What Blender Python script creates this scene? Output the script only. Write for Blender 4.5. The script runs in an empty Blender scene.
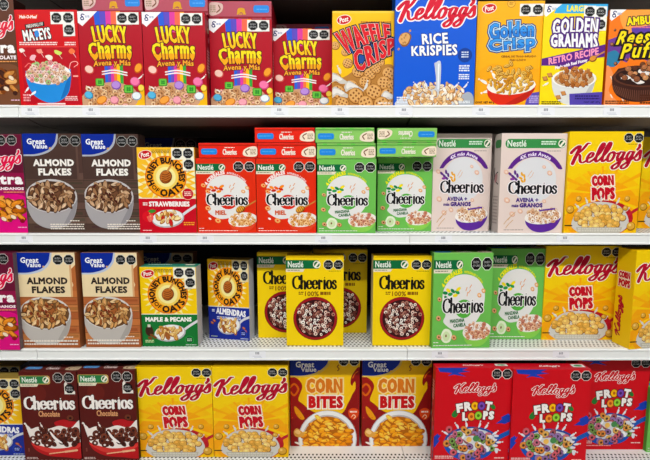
import bpy, bmesh, math, random
import numpy as np
from mathutils import Vector, Matrix
S = bpy.context.scene
COL = S.collection
PI = math.pi
sin, cos = math.sin, math.cos

# ------------------------------------------------------------------ camera
FPX, TILT, DIST, CAMZ = 440.0, math.radians(6.45), 1.40, 1.20
cam = bpy.data.cameras.new('camera')
cam.sensor_width = 36.0
cam.lens = FPX / 650.0 * 36.0
cam.clip_start = 0.05
camo = bpy.data.objects.new('camera', cam)
COL.objects.link(camo)
camo.location = (0, -DIST, CAMZ)
camo.rotation_euler = (PI / 2 - TILT, 0, 0)
S.camera = camo


def at(u, v, Y):
    """World point that lies on the plane y=Y behind photo pixel (u,v)."""
    a, b = (u - 325) / FPX, (230 - v) / FPX
    dx, dy, dz = a, cos(TILT) + b * sin(TILT), -sin(TILT) + b * cos(TILT)
    t = (Y + DIST) / dy
    return Vector((t * dx, Y, CAMZ + t * dz))


# ------------------------------------------------------------------ materials
MATS = {}


def lin(c):
    return c / 12.92 if c <= 0.04045 else ((c + 0.055) / 1.055) ** 2.4


def rgb(h):
    h = h.lstrip('#')
    return tuple(lin(int(h[i:i + 2], 16) / 255) for i in (0, 2, 4)) + (1,)


def ink(h):
    """Coated printed card in one ink colour, with faint noise in the gloss."""
    if h in MATS:
        return MATS[h]
    m = bpy.data.materials.new('printed_card_' + h.lstrip('#'))
    m.use_nodes = True
    nt = m.node_tree
    p = nt.nodes['Principled BSDF']
    c = rgb(h)
    g = .3 * c[0] + .6 * c[1] + .1 * c[2]
    p.inputs['Base Color'].default_value = tuple(min(.92, max(.002, g + (x - g) * 1.05)) for x in c[:3]) + (1,)
    p.inputs['Specular IOR Level'].default_value = 0.16
    n = nt.nodes.new('ShaderNodeTexNoise')
    n.inputs['Scale'].default_value = 18
    r = nt.nodes.new('ShaderNodeMapRange')
    r.inputs['To Min'].default_value = 0.36
    r.inputs['To Max'].default_value = 0.5
    tc = nt.nodes.new('ShaderNodeTexCoord')
    nt.links.new(tc.outputs['Object'], n.inputs['Vector'])
    nt.links.new(n.outputs['Fac'], r.inputs['Value'])
    nt.links.new(r.outputs['Result'], p.inputs['Roughness'])
    MATS[h] = m
    return m


def paint(name, col, rough=0.45, var=0.06, scale=6, spec=0.4, metallic=0):
    m = bpy.data.materials.new(name)
    m.use_nodes = True
    nt = m.node_tree
    p = nt.nodes['Principled BSDF']
    p.inputs['Roughness'].default_value = rough
    p.inputs['Specular IOR Level'].default_value = spec
    p.inputs['Metallic'].default_value = metallic
    tc = nt.nodes.new('ShaderNodeTexCoord')
    n = nt.nodes.new('ShaderNodeTexNoise')
    n.inputs['Scale'].default_value = scale
    n.inputs['Detail'].default_value = 6
    nt.links.new(tc.outputs['Object'], n.inputs['Vector'])
    mx = nt.nodes.new('ShaderNodeMix')
    mx.data_type = 'RGBA'
    c = rgb(col)
    mx.inputs[6].default_value = tuple(max(0, x * (1 - var)) for x in c[:3]) + (1,)
    mx.inputs[7].default_value = tuple(min(1, x * (1 + var)) for x in c[:3]) + (1,)
    nt.links.new(n.outputs['Fac'], mx.inputs[0])
    nt.links.new(mx.outputs[2], p.inputs['Base Color'])
    return m


def perforated(name, col, hole, ya=.012, yz=.16):
    """White enamelled steel deck with staggered rows of punched slots near its front."""
    m = paint(name, col, 0.4)
    nt = m.node_tree
    p = nt.nodes['Principled BSDF']
    src = p.inputs['Base Color'].links[0].from_socket
    tc = nt.nodes.new('ShaderNodeTexCoord')
    sx = nt.nodes.new('ShaderNodeSeparateXYZ')
    nt.links.new(tc.outputs['Object'], sx.inputs[0])

    def M(op, a, b=None):
        n = nt.nodes.new('ShaderNodeMath')
        n.operation = op
        for i, q in enumerate((a, b)):
            if q is None:
                continue
            if isinstance(q, (int, float)):
                n.inputs[i].default_value = q
            else:
                nt.links.new(q, n.inputs[i])
        return n.outputs[0]
    X, Y, Z = sx.outputs
    row = M('DIVIDE', Y, 0.0155)
    ri = M('FLOOR', row)
    rf = M('FRACT', row)
    off = M('MULTIPLY', M('MODULO', ri, 2.0), 0.5)
    cf = M('FRACT', M('ADD', M('ADD', M('DIVIDE', X, 0.0135), off), 50.0))
    a = M('MULTIPLY', M('GREATER_THAN', rf, 0.18), M('LESS_THAN', rf, 0.72))
    b = M('MULTIPLY', M('GREATER_THAN', cf, 0.2), M('LESS_THAN', cf, 0.66))
    rng = M('MULTIPLY', M('GREATER_THAN', Y, ya), M('LESS_THAN', Y, yz))
    f = M('MULTIPLY', M('MULTIPLY', a, b), rng)
    mx = nt.nodes.new('ShaderNodeMix')
    mx.data_type = 'RGBA'
    nt.links.new(f, mx.inputs[0])
    nt.links.new(src, mx.inputs[6])
    mx.inputs[7].default_value = rgb(hole)
    nt.links.new(mx.outputs[2], p.inputs['Base Color'])
    return m


# ------------------------------------------------------------------ text outlines
GL = {}


def glyph_mesh(s, res=2, space=1.0):
    """Built-in typeface string as (verts, faces, boundary loops), baseline 0."""
    k = (s, res, space)
    if k in GL:
        return GL[k]
    c = bpy.data.curves.new('t', 'FONT')
    c.body = s
    c.resolution_u = res
    c.fill_mode = 'FRONT'
    c.space_character = space
    o = bpy.data.objects.new('t', c)
    me = bpy.data.meshes.new_from_object(o)
    bm = bmesh.new()
    bm.from_mesh(me)
    bmesh.ops.remove_doubles(bm, verts=bm.verts, dist=1e-5)
    bm.verts.index_update()
    vs = [(v.co.x, v.co.y) for v in bm.verts]
    fs = [[v.index for v in f.verts] for f in bm.faces]
    nxt = {}
    for e in bm.edges:
        if len(e.link_faces) == 1:
            l = e.link_loops[0]
            nxt.setdefault(l.vert.index, []).append(l.link_loop_next.vert.index)
    loops = []
    while nxt:
        a = next(iter(nxt))
        lp = [a]
        while True:
            b = nxt[lp[-1]].pop()
            if not nxt[lp[-1]]:
                del nxt[lp[-1]]
            if b == lp[0] or b not in nxt:
                break
            lp.append(b)
        if len(lp) > 2:
            loops.append(lp)
    bm.free()
    bpy.data.objects.remove(o)
    bpy.data.curves.remove(c)
    bpy.data.meshes.remove(me)
    GL[k] = (vs, fs, loops)
    return GL[k]


def spline(pts, n=6, closed=False):
    """Catmull-Rom through pts."""
    P = [Vector(p[:2]) for p in pts]
    out = []
    m = len(P)
    rng = m if closed else m - 1
    for i in range(rng):
        if closed:
            a, b, c, d = P[i - 1], P[i], P[(i + 1) % m], P[(i + 2) % m]
        else:
            b, c = P[i], P[i + 1]
            a = P[i - 1] if i else b * 2 - c
            d = P[i + 2] if i + 2 < m else c * 2 - b
        for j in range(n):
            t = j / n
            out.append(0.5 * ((2 * b) + (c - a) * t + (2 * a - 5 * b + 4 * c - d) * t * t + (3 * b - a - 3 * c + d) * t ** 3))
    if not closed:
        out.append(P[-1])
    return [(p.x, p.y) for p in out]


def clip_poly(p, x0, y0, x1, y1):
    for ax, lim, sg in ((0, x0, 1), (0, x1, -1), (1, y0, 1), (1, y1, -1)):
        if not p:
            return p
        if all(sg * (q[ax] - lim) >= 0 for q in p):
            continue
        out = []
        for i in range(len(p)):
            a, b = p[i - 1], p[i]
            da, db = sg * (a[ax] - lim), sg * (b[ax] - lim)
            if (da < 0) != (db < 0):
                t = da / (da - db)
                out.append((a[0] + (b[0] - a[0]) * t, a[1] + (b[1] - a[1]) * t))
            if db >= 0:
                out.append(b)
        p = out
    return p


DZ = 1.3e-6


class Art:
    """Printed artwork of one carton, drawn in a frame of w x h units, y down."""

    def __init__(s, w, h, d, front, side, top, seed=1, W=None):
        s.w, s.h, s.d = w, h, d
        s.W = (W or w / 300.0)
        s.H = s.W * h / w
        s.D = d / 300.0
        s.cols = (front, side, top)
        s.parts = []          # [name, label, plane, polys]
        s.k = 0
        s.R = random.Random(seed)
        s.plane = 'front'
        s.frame = (0, 0, w, h)
        s.clipbox = None
        s.cur = -1

    def part(s, name, label=None, parent=None):
        s.parts.append([name, label, s.plane, [], s.frame, parent])
        s.cur = len(s.parts) - 1
        return s.cur

    def sub(s, name):
        """A sub-part of the current part (or of that part's own parent)."""
        p = s.cur if s.parts[s.cur][5] is None else s.parts[s.cur][5]
        s.part(name, None, p)
        return p

    def on(s, plane):
        s.plane = plane
        s.frame = {'front': (0, 0, s.w, s.h), 'top': (0, 0, s.w, s.d), 'left': (0, 0, s.d, s.h), 'right': (0, 0, s.d, s.h)}[plane]

    def group(s, polys, col):
        f = s.clipbox or s.frame
        dst = s.parts[s.cur][3]
        n = 0
        for i, p in enumerate(polys):
            q = clip_poly(list(p), *f)
            if len(q) > 2:
                dst.append((q, col, s.k + (i % 9)))
                n += 1
        s.k += min(9, max(1, n))

    def poly(s, pts, col):
        s.group([pts], col)

    def rect(s, x0, y0, x1, y1, col):
        s.poly([(x0, y0), (x1, y0), (x1, y1), (x0, y1)], col)

    def rrect(s, x0, y0, x1, y1, r, col, n=4):
        pts = []
        for cx, cy, a in ((x1 - r, y0 + r, -PI / 2), (x1 - r, y1 - r, 0), (x0 + r, y1 - r, PI / 2), (x0 + r, y0 + r, PI)):
            pts += [(cx + r * cos(a + PI / 2 * i / n), cy + r * sin(a + PI / 2 * i / n)) for i in range(n + 1)]
        s.poly(pts, col)

    def ell(s, cx, cy, rx, ry=None, col='#fff', rot=0, n=20, a0=0):
        ry = rx if ry is None else ry
        c, q = cos(rot), sin(rot)
        pts = []
        for i in range(n):
            a = 2 * PI * i / n + a0
            x, y = rx * cos(a), ry * sin(a)
            pts.append((cx + x * c - y * q, cy + x * q + y * c))
        s.poly(pts, col)

    def blob(s, cx, cy, rx, ry, col, rot=0, n=10, j=0.15):
        c, q = cos(rot), sin(rot)
        pts = []
        for i in range(n):
            a = 2 * PI * i / n
            k = 1 + s.R.uniform(-j, j)
            x, y = rx * cos(a) * k, ry * sin(a) * k
            pts.append((cx + x * c - y * q, cy + x * q + y * c))
        s.poly(spline(pts, 2, True), col)

    def curve(s, pts, col, n=6):
        s.poly(spline(pts, n, True), col)

    def arc(s, cx, cy, r0, r1, a0, a1, col, n=20, ky=1):
        P = lambda r, t: (cx + r * cos(t), cy + r * ky * sin(t))
        s.group([[P(r0, a0 + (a1 - a0) * i / n), P(r1, a0 + (a1 - a0) * i / n), P(r1, a0 + (a1 - a0) * (i + 1) / n), P(r0, a0 + (a1 - a0) * (i + 1) / n)] for i in range(n)], col)

    def scoop(s, pts, col, n=6):
        """Open smooth curve closed by a straight line: a bowl below its rim."""
        s.poly(spline(pts, n, False), col)

    def ribbon(s, pts, w, col, nib=None, smooth=6, taper=False, closed=False, grow=0):
        """Stroke along pts; nib=(thin) gives broad-nib contrast; taper narrows the ends."""
        P = spline(pts, smooth, closed) if smooth > 1 and len(pts) > 2 else [tuple(p[:2]) for p in pts]
        if closed:
            P = P + [P[0]]
        m = len(P)
        L, Rr = [], []
        ws = []
        for i in range(m):
            a, b = P[max(0, i - 1)], P[min(m - 1, i + 1)]
            if closed and i in (0, m - 1):
                a, b = P[m - 2], P[1]
            dx, dy = b[0] - a[0], b[1] - a[1]
            l = math.hypot(dx, dy) or 1
            dx, dy = dx / l, dy / l
            ww = w
            if nib is not None:
                ww = nib + (w - nib) * abs(dy) ** 1.3
            if taper:
                t = i / (m - 1)
                ww *= (0.25 + 0.75 * math.sin(PI * min(1, max(0, t))) ** 0.6)
            ww = ww / 2 + grow
            ws.append(ww)
            L.append((P[i][0] - dy * ww, P[i][1] + dx * ww))
            Rr.append((P[i][0] + dy * ww, P[i][1] - dx * ww))
        qs = [[L[i], L[i + 1], Rr[i + 1], Rr[i]] for i in range(m - 1)]
        if not closed:
            for i in (0, m - 1):
                qs.append([(P[i][0] + ws[i] * cos(t * PI / 4), P[i][1] + ws[i] * sin(t * PI / 4)) for t in range(8)])
        return s.group(qs, col)

    def text(s, st, x0, y0, x1, y1, col, bold=0, outs=(), warp=None, shear=0, rot=0, res=2, two=None, sp=None):
        """Text fitted to a box. bold/outs in frame units; outs=[(grow,colour)...] from outermost in."""
        vs, fs, loops = glyph_mesh(st, res, sp if sp else 1.0 + min(.22, bold * .12 + (max(o[0] for o in outs) * .05 if outs else 0)))
        bold *= .62
        if not warp:
            x0, x1, y0, y1 = x0 + bold, x1 - bold, y0 + bold, y1 - bold
        if not vs:
            return
        mx0, mx1 = min(v[0] for v in vs), max(v[0] for v in vs)
        my0, my1 = min(v[1] for v in vs), max(v[1] for v in vs)
        cx, cy = (x0 + x1) / 2, (y0 + y1) / 2
        T = []
        for x, y in vs:
            u, v = (x - mx0) / (mx1 - mx0), (y - my0) / (my1 - my0)
            if warp:
                T.append(warp(u, v))
                continue
            X = x0 + (x1 - x0) * u + shear * (v - 0.5) * (y1 - y0)
            Y = y1 + (y0 - y1) * v
            if rot:
                dx, dy = X - cx, Y - cy
                X, Y = cx + dx * cos(rot) - dy * sin(rot), cy + dx * sin(rot) + dy * cos(rot)
            T.append((X, Y))

        def band(g):
            qs = []
            for lp in loops:
                m = len(lp)
                pts = [T[i] for i in lp]
                off = []
                for i in range(m):
                    a, b, c = pts[i - 1], pts[i], pts[(i + 1) % m]
                    d1 = Vector((b[0] - a[0], b[1] - a[1]))
                    d2 = Vector((c[0] - b[0], c[1] - b[1]))
                    if d1.length < 1e-9 or d2.length < 1e-9:
                        d1 = d2 = (d1 if d1.length > d2.length else d2)
                    d1.normalize()
                    d2.normalize()
                    n1, n2 = Vector((-d1.y, d1.x)), Vector((-d2.y, d2.x))
                    nn = n1 + n2
                    if nn.length < 1e-6:
                        nn = n1.copy()
                    nn.normalize()
                    k = min(1.6, 1 / max(0.3, nn.dot(n1)))
                    off.append((nn.x * k, nn.y * k))
                for i in range(m):
                    j = (i + 1) % m
                    qs.append([(pts[i][0] - off[i][0] * .02, pts[i][1] - off[i][1] * .02), (pts[i][0] + off[i][0] * g, pts[i][1] + off[i][1] * g), (pts[j][0] + off[j][0] * g, pts[j][1] + off[j][1] * g), (pts[j][0] - off[j][0] * .02, pts[j][1] - off[j][1] * .02)])
            return qs
        fills = [[T[i] for i in f] for f in fs]
        # the outward side depends on winding: y flips, so test with the signed area of the largest loop
        big = max(loops, key=lambda l: abs(sum(T[l[i - 1]][0] * T[l[i]][1] - T[l[i]][0] * T[l[i - 1]][1] for i in range(len(l)))))
        A2 = sum(T[big[i - 1]][0] * T[big[i]][1] - T[big[i]][0] * T[big[i - 1]][1] for i in range(len(big)))
        sg = 1 if A2 < 0 else -1
        for g, c in outs:
            s.group(band(sg * (g + bold)), c)
            s.group(fills, c)
        if bold:
            s.group(band(sg * bold), col)
        s.group(fills, col)
        if two:
            frac, c2 = two
            yy = [t[1] for t in T]
            s.clipbox = (s.frame[0], min(yy) + (max(yy) - min(yy)) * frac, s.frame[2], s.frame[3])
            if bold:
                s.group(band(sg * bold), c2)
            s.group(fills, c2)
            s.clipbox = None

    def arctext(s, st, cx, cy, r, ha, a_mid, span, col, inside=False, **kw):
        """Text on a circle: baseline radius r, letter height ha, centred on angle a_mid (y-down angles)."""
        if not inside:
            wp = lambda u, v: (cx + (r + ha * v) * cos(a_mid - span / 2 + span * u), cy + (r + ha * v) * sin(a_mid - span / 2 + span * u))
        else:
            wp = lambda u, v: (cx + (r - ha * v) * cos(a_mid + span / 2 - span * u), cy + (r - ha * v) * sin(a_mid + span / 2 - span * u))
        s.text(st, 0, 0, 1, 1, col, warp=wp, **kw)

    def smallprint(s, x0, y0, x1, y1, rows, col, frac=0.62):
        """Lines too small to read: word-length dashes."""
        h = (y1 - y0) / rows
        qs = []
        for r in range(rows):
            x = x0
            while x < x1 - 0.3:
                w = min(s.R.uniform(1.2, 3.6), x1 - x)
                y = y0 + r * h
                qs.append([(x, y), (x + w, y), (x + w, y + h * frac), (x, y + h * frac)])
                x += w + 0.5
        s.group(qs, col)


def quadwarp(tl, tr, br, bl, sag=0):
    def f(u, v):
        a = [bl[i] + (br[i] - bl[i]) * u for i in (0, 1)]
        b = [tl[i] + (tr[i] - tl[i]) * u for i in (0, 1)]
        return (a[0] + (b[0] - a[0]) * v, a[1] + (b[1] - a[1]) * v - sag * 4 * u * (1 - u))
    return f


# ------------------------------------------------------------------ script and serif lettering as pen strokes
SCRIPT = [
    [(-0.05, 1.05), (0.18, 1.5), (0.45, 1.75), (0.5, 1.45), (0.42, 0.6), (0.36, -0.1)],
    [(1.22, 2.0), (1.02, 1.95), (0.8, 1.4), (0.42, 0.85)],
    [(0.42, 0.9), (0.72, 0.75), (0.88, 0.2), (1.12, -0.05), (1.42, 0.15)],
    [(1.42, 0.35), (1.72, 0.55), (1.78, 0.88), (1.6, 0.98), (1.42, 0.6), (1.46, 0.15), (1.68, -0.02), (2.0, 0.3)],
    [(1.98, 0.25), (2.34, 1.1), (2.42, 1.75), (2.3, 1.95), (2.16, 1.5), (2.12, 0.4), (2.24, 0.0), (2.5, 0.25)],
    [(2.48, 0.25), (2.86, 1.1), (2.94, 1.8), (2.82, 2.0), (2.68, 1.5), (2.64, 0.4), (2.76, 0.0), (3.05, 0.3)],
    [(3.32, 0.98), (3.12, 0.8), (3.06, 0.35), (3.22, 0.0), (3.45, 0.15), (3.52, 0.65), (3.36, 0.98), (3.62, 0.8), (3.8, 0.85)],
    [(4.2, 0.9), (3.96, 0.92), (3.84, 0.45), (3.98, 0.04), (4.18, 0.4), (4.28, 0.98), (4.22, 0.1), (4.12, -0.6), (3.84, -0.85), (3.68, -0.6), (3.98, -0.22), (4.56, 0.3)],
    [(4.94, 0.9), (4.7, 0.92), (4.58, 0.45), (4.72, 0.04), (4.92, 0.4), (5.02, 0.98), (4.96, 0.1), (4.86, -0.6), (4.58, -0.85), (4.42, -0.6), (4.72, -0.22), (5.3, 0.4)],
    [(5.3, 1.62), (5.34, 1.4), (5.24, 1.15)],
    [(5.3, 0.4), (5.52, 1.05), (5.62, 0.6), (5.68, 0.2), (5.5, -0.02), (5.28, 0.12)],
]


def script_word(A, x0, y0, x1, y1, col, out, w=0.24, grow=0.9, rise=0.05, inner=None):
    sh = 0.22
    pts = [[(p[0] + sh * p[1], p[1] + rise * p[0]) for p in st] for st in SCRIPT]
    fl = [p for st in pts for p in st]
    a0, a1 = min(p[0] for p in fl), max(p[0] for p in fl)
    b0, b1 = min(p[1] for p in fl), max(p[1] for p in fl)
    m = w * (x1 - x0) / (a1 - a0) / 2
    kx, ky = (x1 - x0 - 2 * m) / (a1 - a0), (y1 - y0 - 2 * m) / (b1 - b0)
    T = [[(x0 + m + (p[0] - a0) * kx, y1 - m - (p[1] - b0) * ky) for p in st] for st in pts]
    W = w * (kx + ky) / 2
    for c, g in ((out, grow), (col, 0)):
        if c is None:
            continue
        for i, st in enumerate(T):
            A.ribbon(st, W * (1.25 if i == 0 else 1), c, nib=W * 0.42, smooth=5, grow=g)


def serif_word(A, x0, y0, x1, y1, col, out=None, grow=0.7, wt=0.34):
    """Bold contrasted serif lowercase word with capital C, from pen strokes."""
    T = []   # strokes (points, nib)
    o = lambda cx: [(cx + 0.3 * cos(t * PI / 6), 0.5 + 0.5 * sin(t * PI / 6)) for t in range(12)]
    # C
    T.append(([(1.0, 1.15), (0.92, 1.42), (0.62, 1.5), (0.22, 1.25), (0.1, 0.75), (0.22, 0.25), (0.6, 0.0), (0.92, 0.1), (1.06, 0.36)], 0))
    # h
    T.append(([(1.28, 1.55), (1.28, 0.8), (1.28, 0.02)], 0))
    T.append(([(1.28, 0.68), (1.5, 0.96), (1.72, 0.85), (1.76, 0.5), (1.76, 0.02)], 0))
    T.append(([(1.14, 0.02), (1.42, 0.02)], 2))
    T.append(([(1.63, 0.02), (1.9, 0.02)], 2))
    T.append(([(1.12, 1.53), (1.28, 1.53)], 2))
    for cx in (2.36, 3.17):
        T.append(([(cx - 0.24, 0.52), (cx + 0.28, 0.56)], 2))
        T.append(([(cx + 0.28, 0.56), (cx + 0.22, 0.88), (cx, 0.99), (cx - 0.24, 0.82), (cx - 0.3, 0.45), (cx - 0.18, 0.1), (cx + 0.05, 0.0), (cx + 0.3, 0.18)], 0))
    # r
    T.append(([(3.78, 0.98), (3.78, 0.5), (3.78, 0.02)], 0))
    T.append(([(3.78, 0.7), (3.9, 0.92), (4.07, 0.96), (4.14, 0.86)], 1))
    T.append(([(3.66, 0.02), (3.93, 0.02)], 2))
    T.append(([(3.66, 0.96), (3.78, 0.96)], 2))
    # i
    T.append(([(4.53, 0.98), (4.53, 0.5), (4.53, 0.02)], 0))
    T.append(([(4.41, 0.02), (4.66, 0.02)], 2))
    T.append(([(4.41, 0.96), (4.53, 0.96)], 2))
    T.append(([(4.53, 1.3), (4.53, 1.34)], 2))
    # o
    T.append((o(5.18), 3))
    # s
    T.append(([(x + .4, y) for x, y in [(5.72, 0.78), (5.62, 0.96), (5.42, 0.96), (5.32, 0.76), (5.46, 0.56), (5.66, 0.42), (5.74, 0.2), (5.58, 0.01), (5.36, 0.04), (5.27, 0.24)]], 1))
    y0, y1 = y0 + (y1 - y0) * .05, y1 - (y1 - y0) * .07
    kx, ky = (x1 - x0) / 6.25, (y1 - y0) / 1.62
    W = wt * (kx * 0.6 + ky * 0.4)
    for c, g in ((out, grow), (col, 0)):
        if c is None:
            continue
        for st, k in T:
            P = [(x0 + (p[0] - 0.0) * kx, y1 - (p[1] + 0.05) * ky) for p in st]
            if k == 3:
                A.ribbon(P, W, c, nib=W * 0.4, smooth=3, closed=True, grow=g)
            elif k == 2:
                A.ribbon(P, W * 0.42, c, smooth=1, grow=g)
            elif k == 1:
                A.ribbon(P, W * 0.85, c, nib=W * 0.6, smooth=4, grow=g)
            else:
                A.ribbon(P, W, c, nib=W * 0.36, smooth=5, grow=g)


# ------------------------------------------------------------------ shared print elements
def seals(A, spots, r=5.2, ringc='#c9c9c4', back='#ecebe6', words=('AZÚCARES', 'CALORÍAS', 'SODIO')):
    if back:
        A.part('seal_panel')
        for (x, y) in spots:
            A.rect(x - r * 1.12, y - r * 1.1, x + r * 1.12, y + r * 1.18, back)
        for (xa, ya), (xb, yb) in zip(spots, spots[1:]):
            A.rect(min(xa, xb) - r * .6, min(ya, yb) - r * .9, max(xa, xb) + r * .6, max(ya, yb) + r * .9, back)
        xs = [p[0] for p in spots]
        ym = max(p[1] for p in spots)
        A.smallprint(sum(xs) / len(xs) - 2, ym + r * 1.22, sum(xs) / len(xs) + 5, ym + r * 1.22 + 0.9, 1, '#6a6a6a')
    panel = A.cur if back else None
    for i, (x, y) in enumerate(spots):
        A.part('warning_seal', None, panel)
        A.ell(x, y, r * 1.06, None, ringc, n=8, a0=PI / 8)
        A.ell(x, y, r * 0.96, None, '#0c0c0c', n=8, a0=PI / 8)
        A.text('EXCESO', x - r * .55, y - r * .42, x + r * .55, y - r * .08, '#c4c4c4', res=1)
        A.text(words[i % 3], x - r * .68, y + r * .05, x + r * .68, y + r * .42, '#c4c4c4', res=1)


def post_logo(A, cx, cy, k=1.0):
    A.part('brand_logo')
    A.ell(cx, cy, 7 * k, 4.6 * k, '#f4e6d8', rot=-0.2)
    A.ell(cx, cy, 6.4 * k, 4.0 * k, '#c81a24', rot=-0.2)
    A.text('Post', cx - 4.2 * k, cy - 2.6 * k, cx + 4.2 * k, cy + 2.2 * k, '#fff4ec', bold=.25 * k, rot=-0.2, shear=.15)


def g_corner(A, pts, cx, cy, k=1.0):
    A.part('brand_logo')
    A.poly(pts, '#f2f0f2')
    A.ribbon([(cx + 1.8 * k, cy - 2.2 * k), (cx - 0.2 * k, cy - 2.9 * k), (cx - 1.3 * k, cy - 1.2 * k), (cx + .5 * k, cy - .2 * k), (cx - 1.8 * k, cy + .6 * k), (cx - 1.2 * k, cy + 2.7 * k), (cx + 1.1 * k, cy + 2.2 * k), (cx + .6 * k, cy + .4 * k)], 1.0 * k, '#1c2a6c', smooth=4)
    A.smallprint(cx + 2.6 * k, cy - 1.4 * k, cx + 7 * k, cy + .8 * k, 2, '#8a9ac0')


def nestle_band(A, x0, y0, x1, y1, badge=None, gold=None, tab=True, green='#14683a', tabw=None, rround=0):
    A.part('brand_band')
    h = y1 - y0
    if gold:
        A.rrect(x0 - 1.5, y0 - .5, x1 + .8, y1 + .7, h * .3, gold)
    if rround:
        A.rrect(x0, y0, x1, y1, h * .45, green)
    else:
        A.poly([(x0, y0), (x1 - h * .3, y0), (x1, y0 + h * .5), (x1 - h * .3, y1), (x0, y1)], green)
    tw = tabw or min(15.5, (x1 - x0) * .52)
    A.text('Nestlé', x0 + 2, y0 + h * .14, x0 + 2 + tw, y1 - h * .16, '#eef4ea', bold=.22)
    if tab:
        A.poly([(x0, y1), (x0 + 19, y1), (x0 + 17, y1 + 3), (x0, y1 + 3)], '#e6dcc4')
        A.smallprint(x0 + 1.5, y1 + 1, x0 + 14, y1 + 2.2, 1, '#7a7a60')
    if badge:
        A.part('round_badge')
        A.ell(badge[0], badge[1], h * .44, None, '#f0ecdc')
        A.ell(badge[0], badge[1], h * .33, None, '#2a6a3a')
        A.ribbon([(badge[0] - h * .15, badge[1] + h * .22), (badge[0] + h * .2, badge[1] - h * .22)], h * .22, '#f0ecdc', smooth=1)


def gv_logo(A, pts, edge, tx, ty, k=1.0):
    A.part('brand_logo')
    A.poly([(p[0] + (1.6 if p[0] > 1 else 0), p[1] + (1.6 if p[1] > 1 else 0)) for p in pts], edge)
    A.poly(pts, '#0c2a94')
    A.text('Great', tx, ty, tx + 18 * k, ty + 5.6 * k, '#f2f4fa', bold=.35)
    A.text('Value', tx + 5 * k, ty + 5.2 * k, tx + 20 * k, ty + 9.8 * k, '#f2f4fa', bold=.3)
    for i in range(6):
        a = i * PI / 3
        A.ribbon([(tx + 22.5 * k, ty + 9.4 * k), (tx + 22.5 * k + 1.2 * cos(a), ty + 9.4 * k + 1.2 * sin(a))], .4, '#f2c020', smooth=1)


def ring(A, x, y, r, c, edge, hole, rot=0, sq=.8, n=10):
    A.ell(x, y, r * 1.12, r * sq * 1.12, edge, rot, n)
    A.ell(x - r * .05, y - r * .08, r, r * sq, c, rot, n)
    A.ell(x, y, r * .42, r * .42 * sq, hole, rot, 7)


def tone(h, k):
    h = h.lstrip('#')
    q = [max(0, min(255, int(round(int(h[i:i + 2], 16) * k / 12.0)) * 12)) for i in (0, 2, 4)]
    return '#%02x%02x%02x' % tuple(q)


def pile(A, cx, cy, rx, ry, size, shape, pal, dark, step=1.0, top=None, jit=.4):
    """Cereal pieces filling an ellipse, back rows first."""
    R = A.R
    home = A.sub('cereal_print') if A.parts[A.cur][0] != 'cereal_print' else None
    y = cy - ry
    rows = []
    dy = size * 0.78 * step
    while y <= cy + ry:
        t = (y - cy) / ry
        hw = rx * math.sqrt(max(0, 1 - t * t))
        x = cx - hw + R.uniform(0, size)
        while x <= cx + hw:
            rows.append((x + R.uniform(-jit, jit) * size, y + R.uniform(-jit, jit) * size))
            x += size * 1.25 * step
        y += dy
    for (x, y) in rows:
        c = R.choice(pal)
        s = size * R.uniform(.8, 1.15)
        if shape == 'ring':
            ring(A, x, y, s * .72, c, dark, dark, R.uniform(0, PI), R.uniform(.6, 1))
        elif shape == 'ball':
            A.ell(x, y, s * .74, s * .68, dark, n=10)
            A.ell(x - s * .05, y - s * .08, s * .66, s * .58, c, n=10)
            A.ell(x - s * .2, y - s * .25, s * .26, s * .2, tone(c, 1.16), n=7)
        elif shape == 'flake':
            a = R.uniform(0, PI)
            A.blob(x, y, s * .95, s * .5, dark, a, 7, .2)
            A.blob(x - s * .05, y - s * .1, s * .8, s * .38, c, a, 7, .2)
            A.blob(x, y - s * .05, s * .42, s * .12, tone(c, R.choice((.8, 1.12))), a, 6, .2)
        elif shape == 'puff':
            a = R.uniform(0, PI)
            A.ell(x, y, s * .85, s * .42, dark, a, 9)
            A.ell(x - s * .06, y - s * .07, s * .75, s * .33, c, a, 9)
            A.ribbon([(x - s * .4 * cos(a), y - s * .4 * sin(a)), (x + s * .4 * cos(a), y + s * .4 * sin(a))], s * .09, dark, smooth=1)
        elif shape == 'square':
            a = R.uniform(0, PI)
            A.ell(x, y, s * .82, s * .62, dark, a, 4)
            A.ell(x - s * .06, y - s * .08, s * .72, s * .52, c, a, 4)
            A.ell(x, y, s * .2, s * .14, tone(c, .8), a, 4)
        elif shape == 'curl':
            a = R.uniform(-.6, .9)
            A.blob(x, y, s * .95, s * .52, dark, a, 8, .25)
            A.blob(x - s * .08, y - s * .1, s * .8, s * .38, c, a, 8, .25)
            A.blob(x - s * .15, y - s * .2, s * .4, s * .12, tone(c, 1.15), a, 6, .2)
    if home is not None:
        A.cur = home


def halfbowl(A, cx, cy, rx, ry, depth, col, rim=None, base=.45):
    """Bowl seen from the front: body below the rim ellipse."""
    pts = [(cx + rx * cos(PI - PI * i / 16), cy + depth * abs(sin(PI * i / 16)) ** .75) for i in range(17)]
    A.poly(pts, col)
    A.ell(cx, cy, rx, ry, rim or col, n=24)


def splash(A, x, y, L, a, col='#f0f0ee', w=1.6):
    A.ribbon([(x, y), (x + L * .5 * cos(a) + L * .1, y + L * .5 * sin(a)), (x + L * cos(a), y + L * sin(a))], w, col, taper=True, smooth=4)
    A.ell(x + L * 1.2 * cos(a), y + L * 1.2 * sin(a), w * .35, None, col, n=7)



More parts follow.
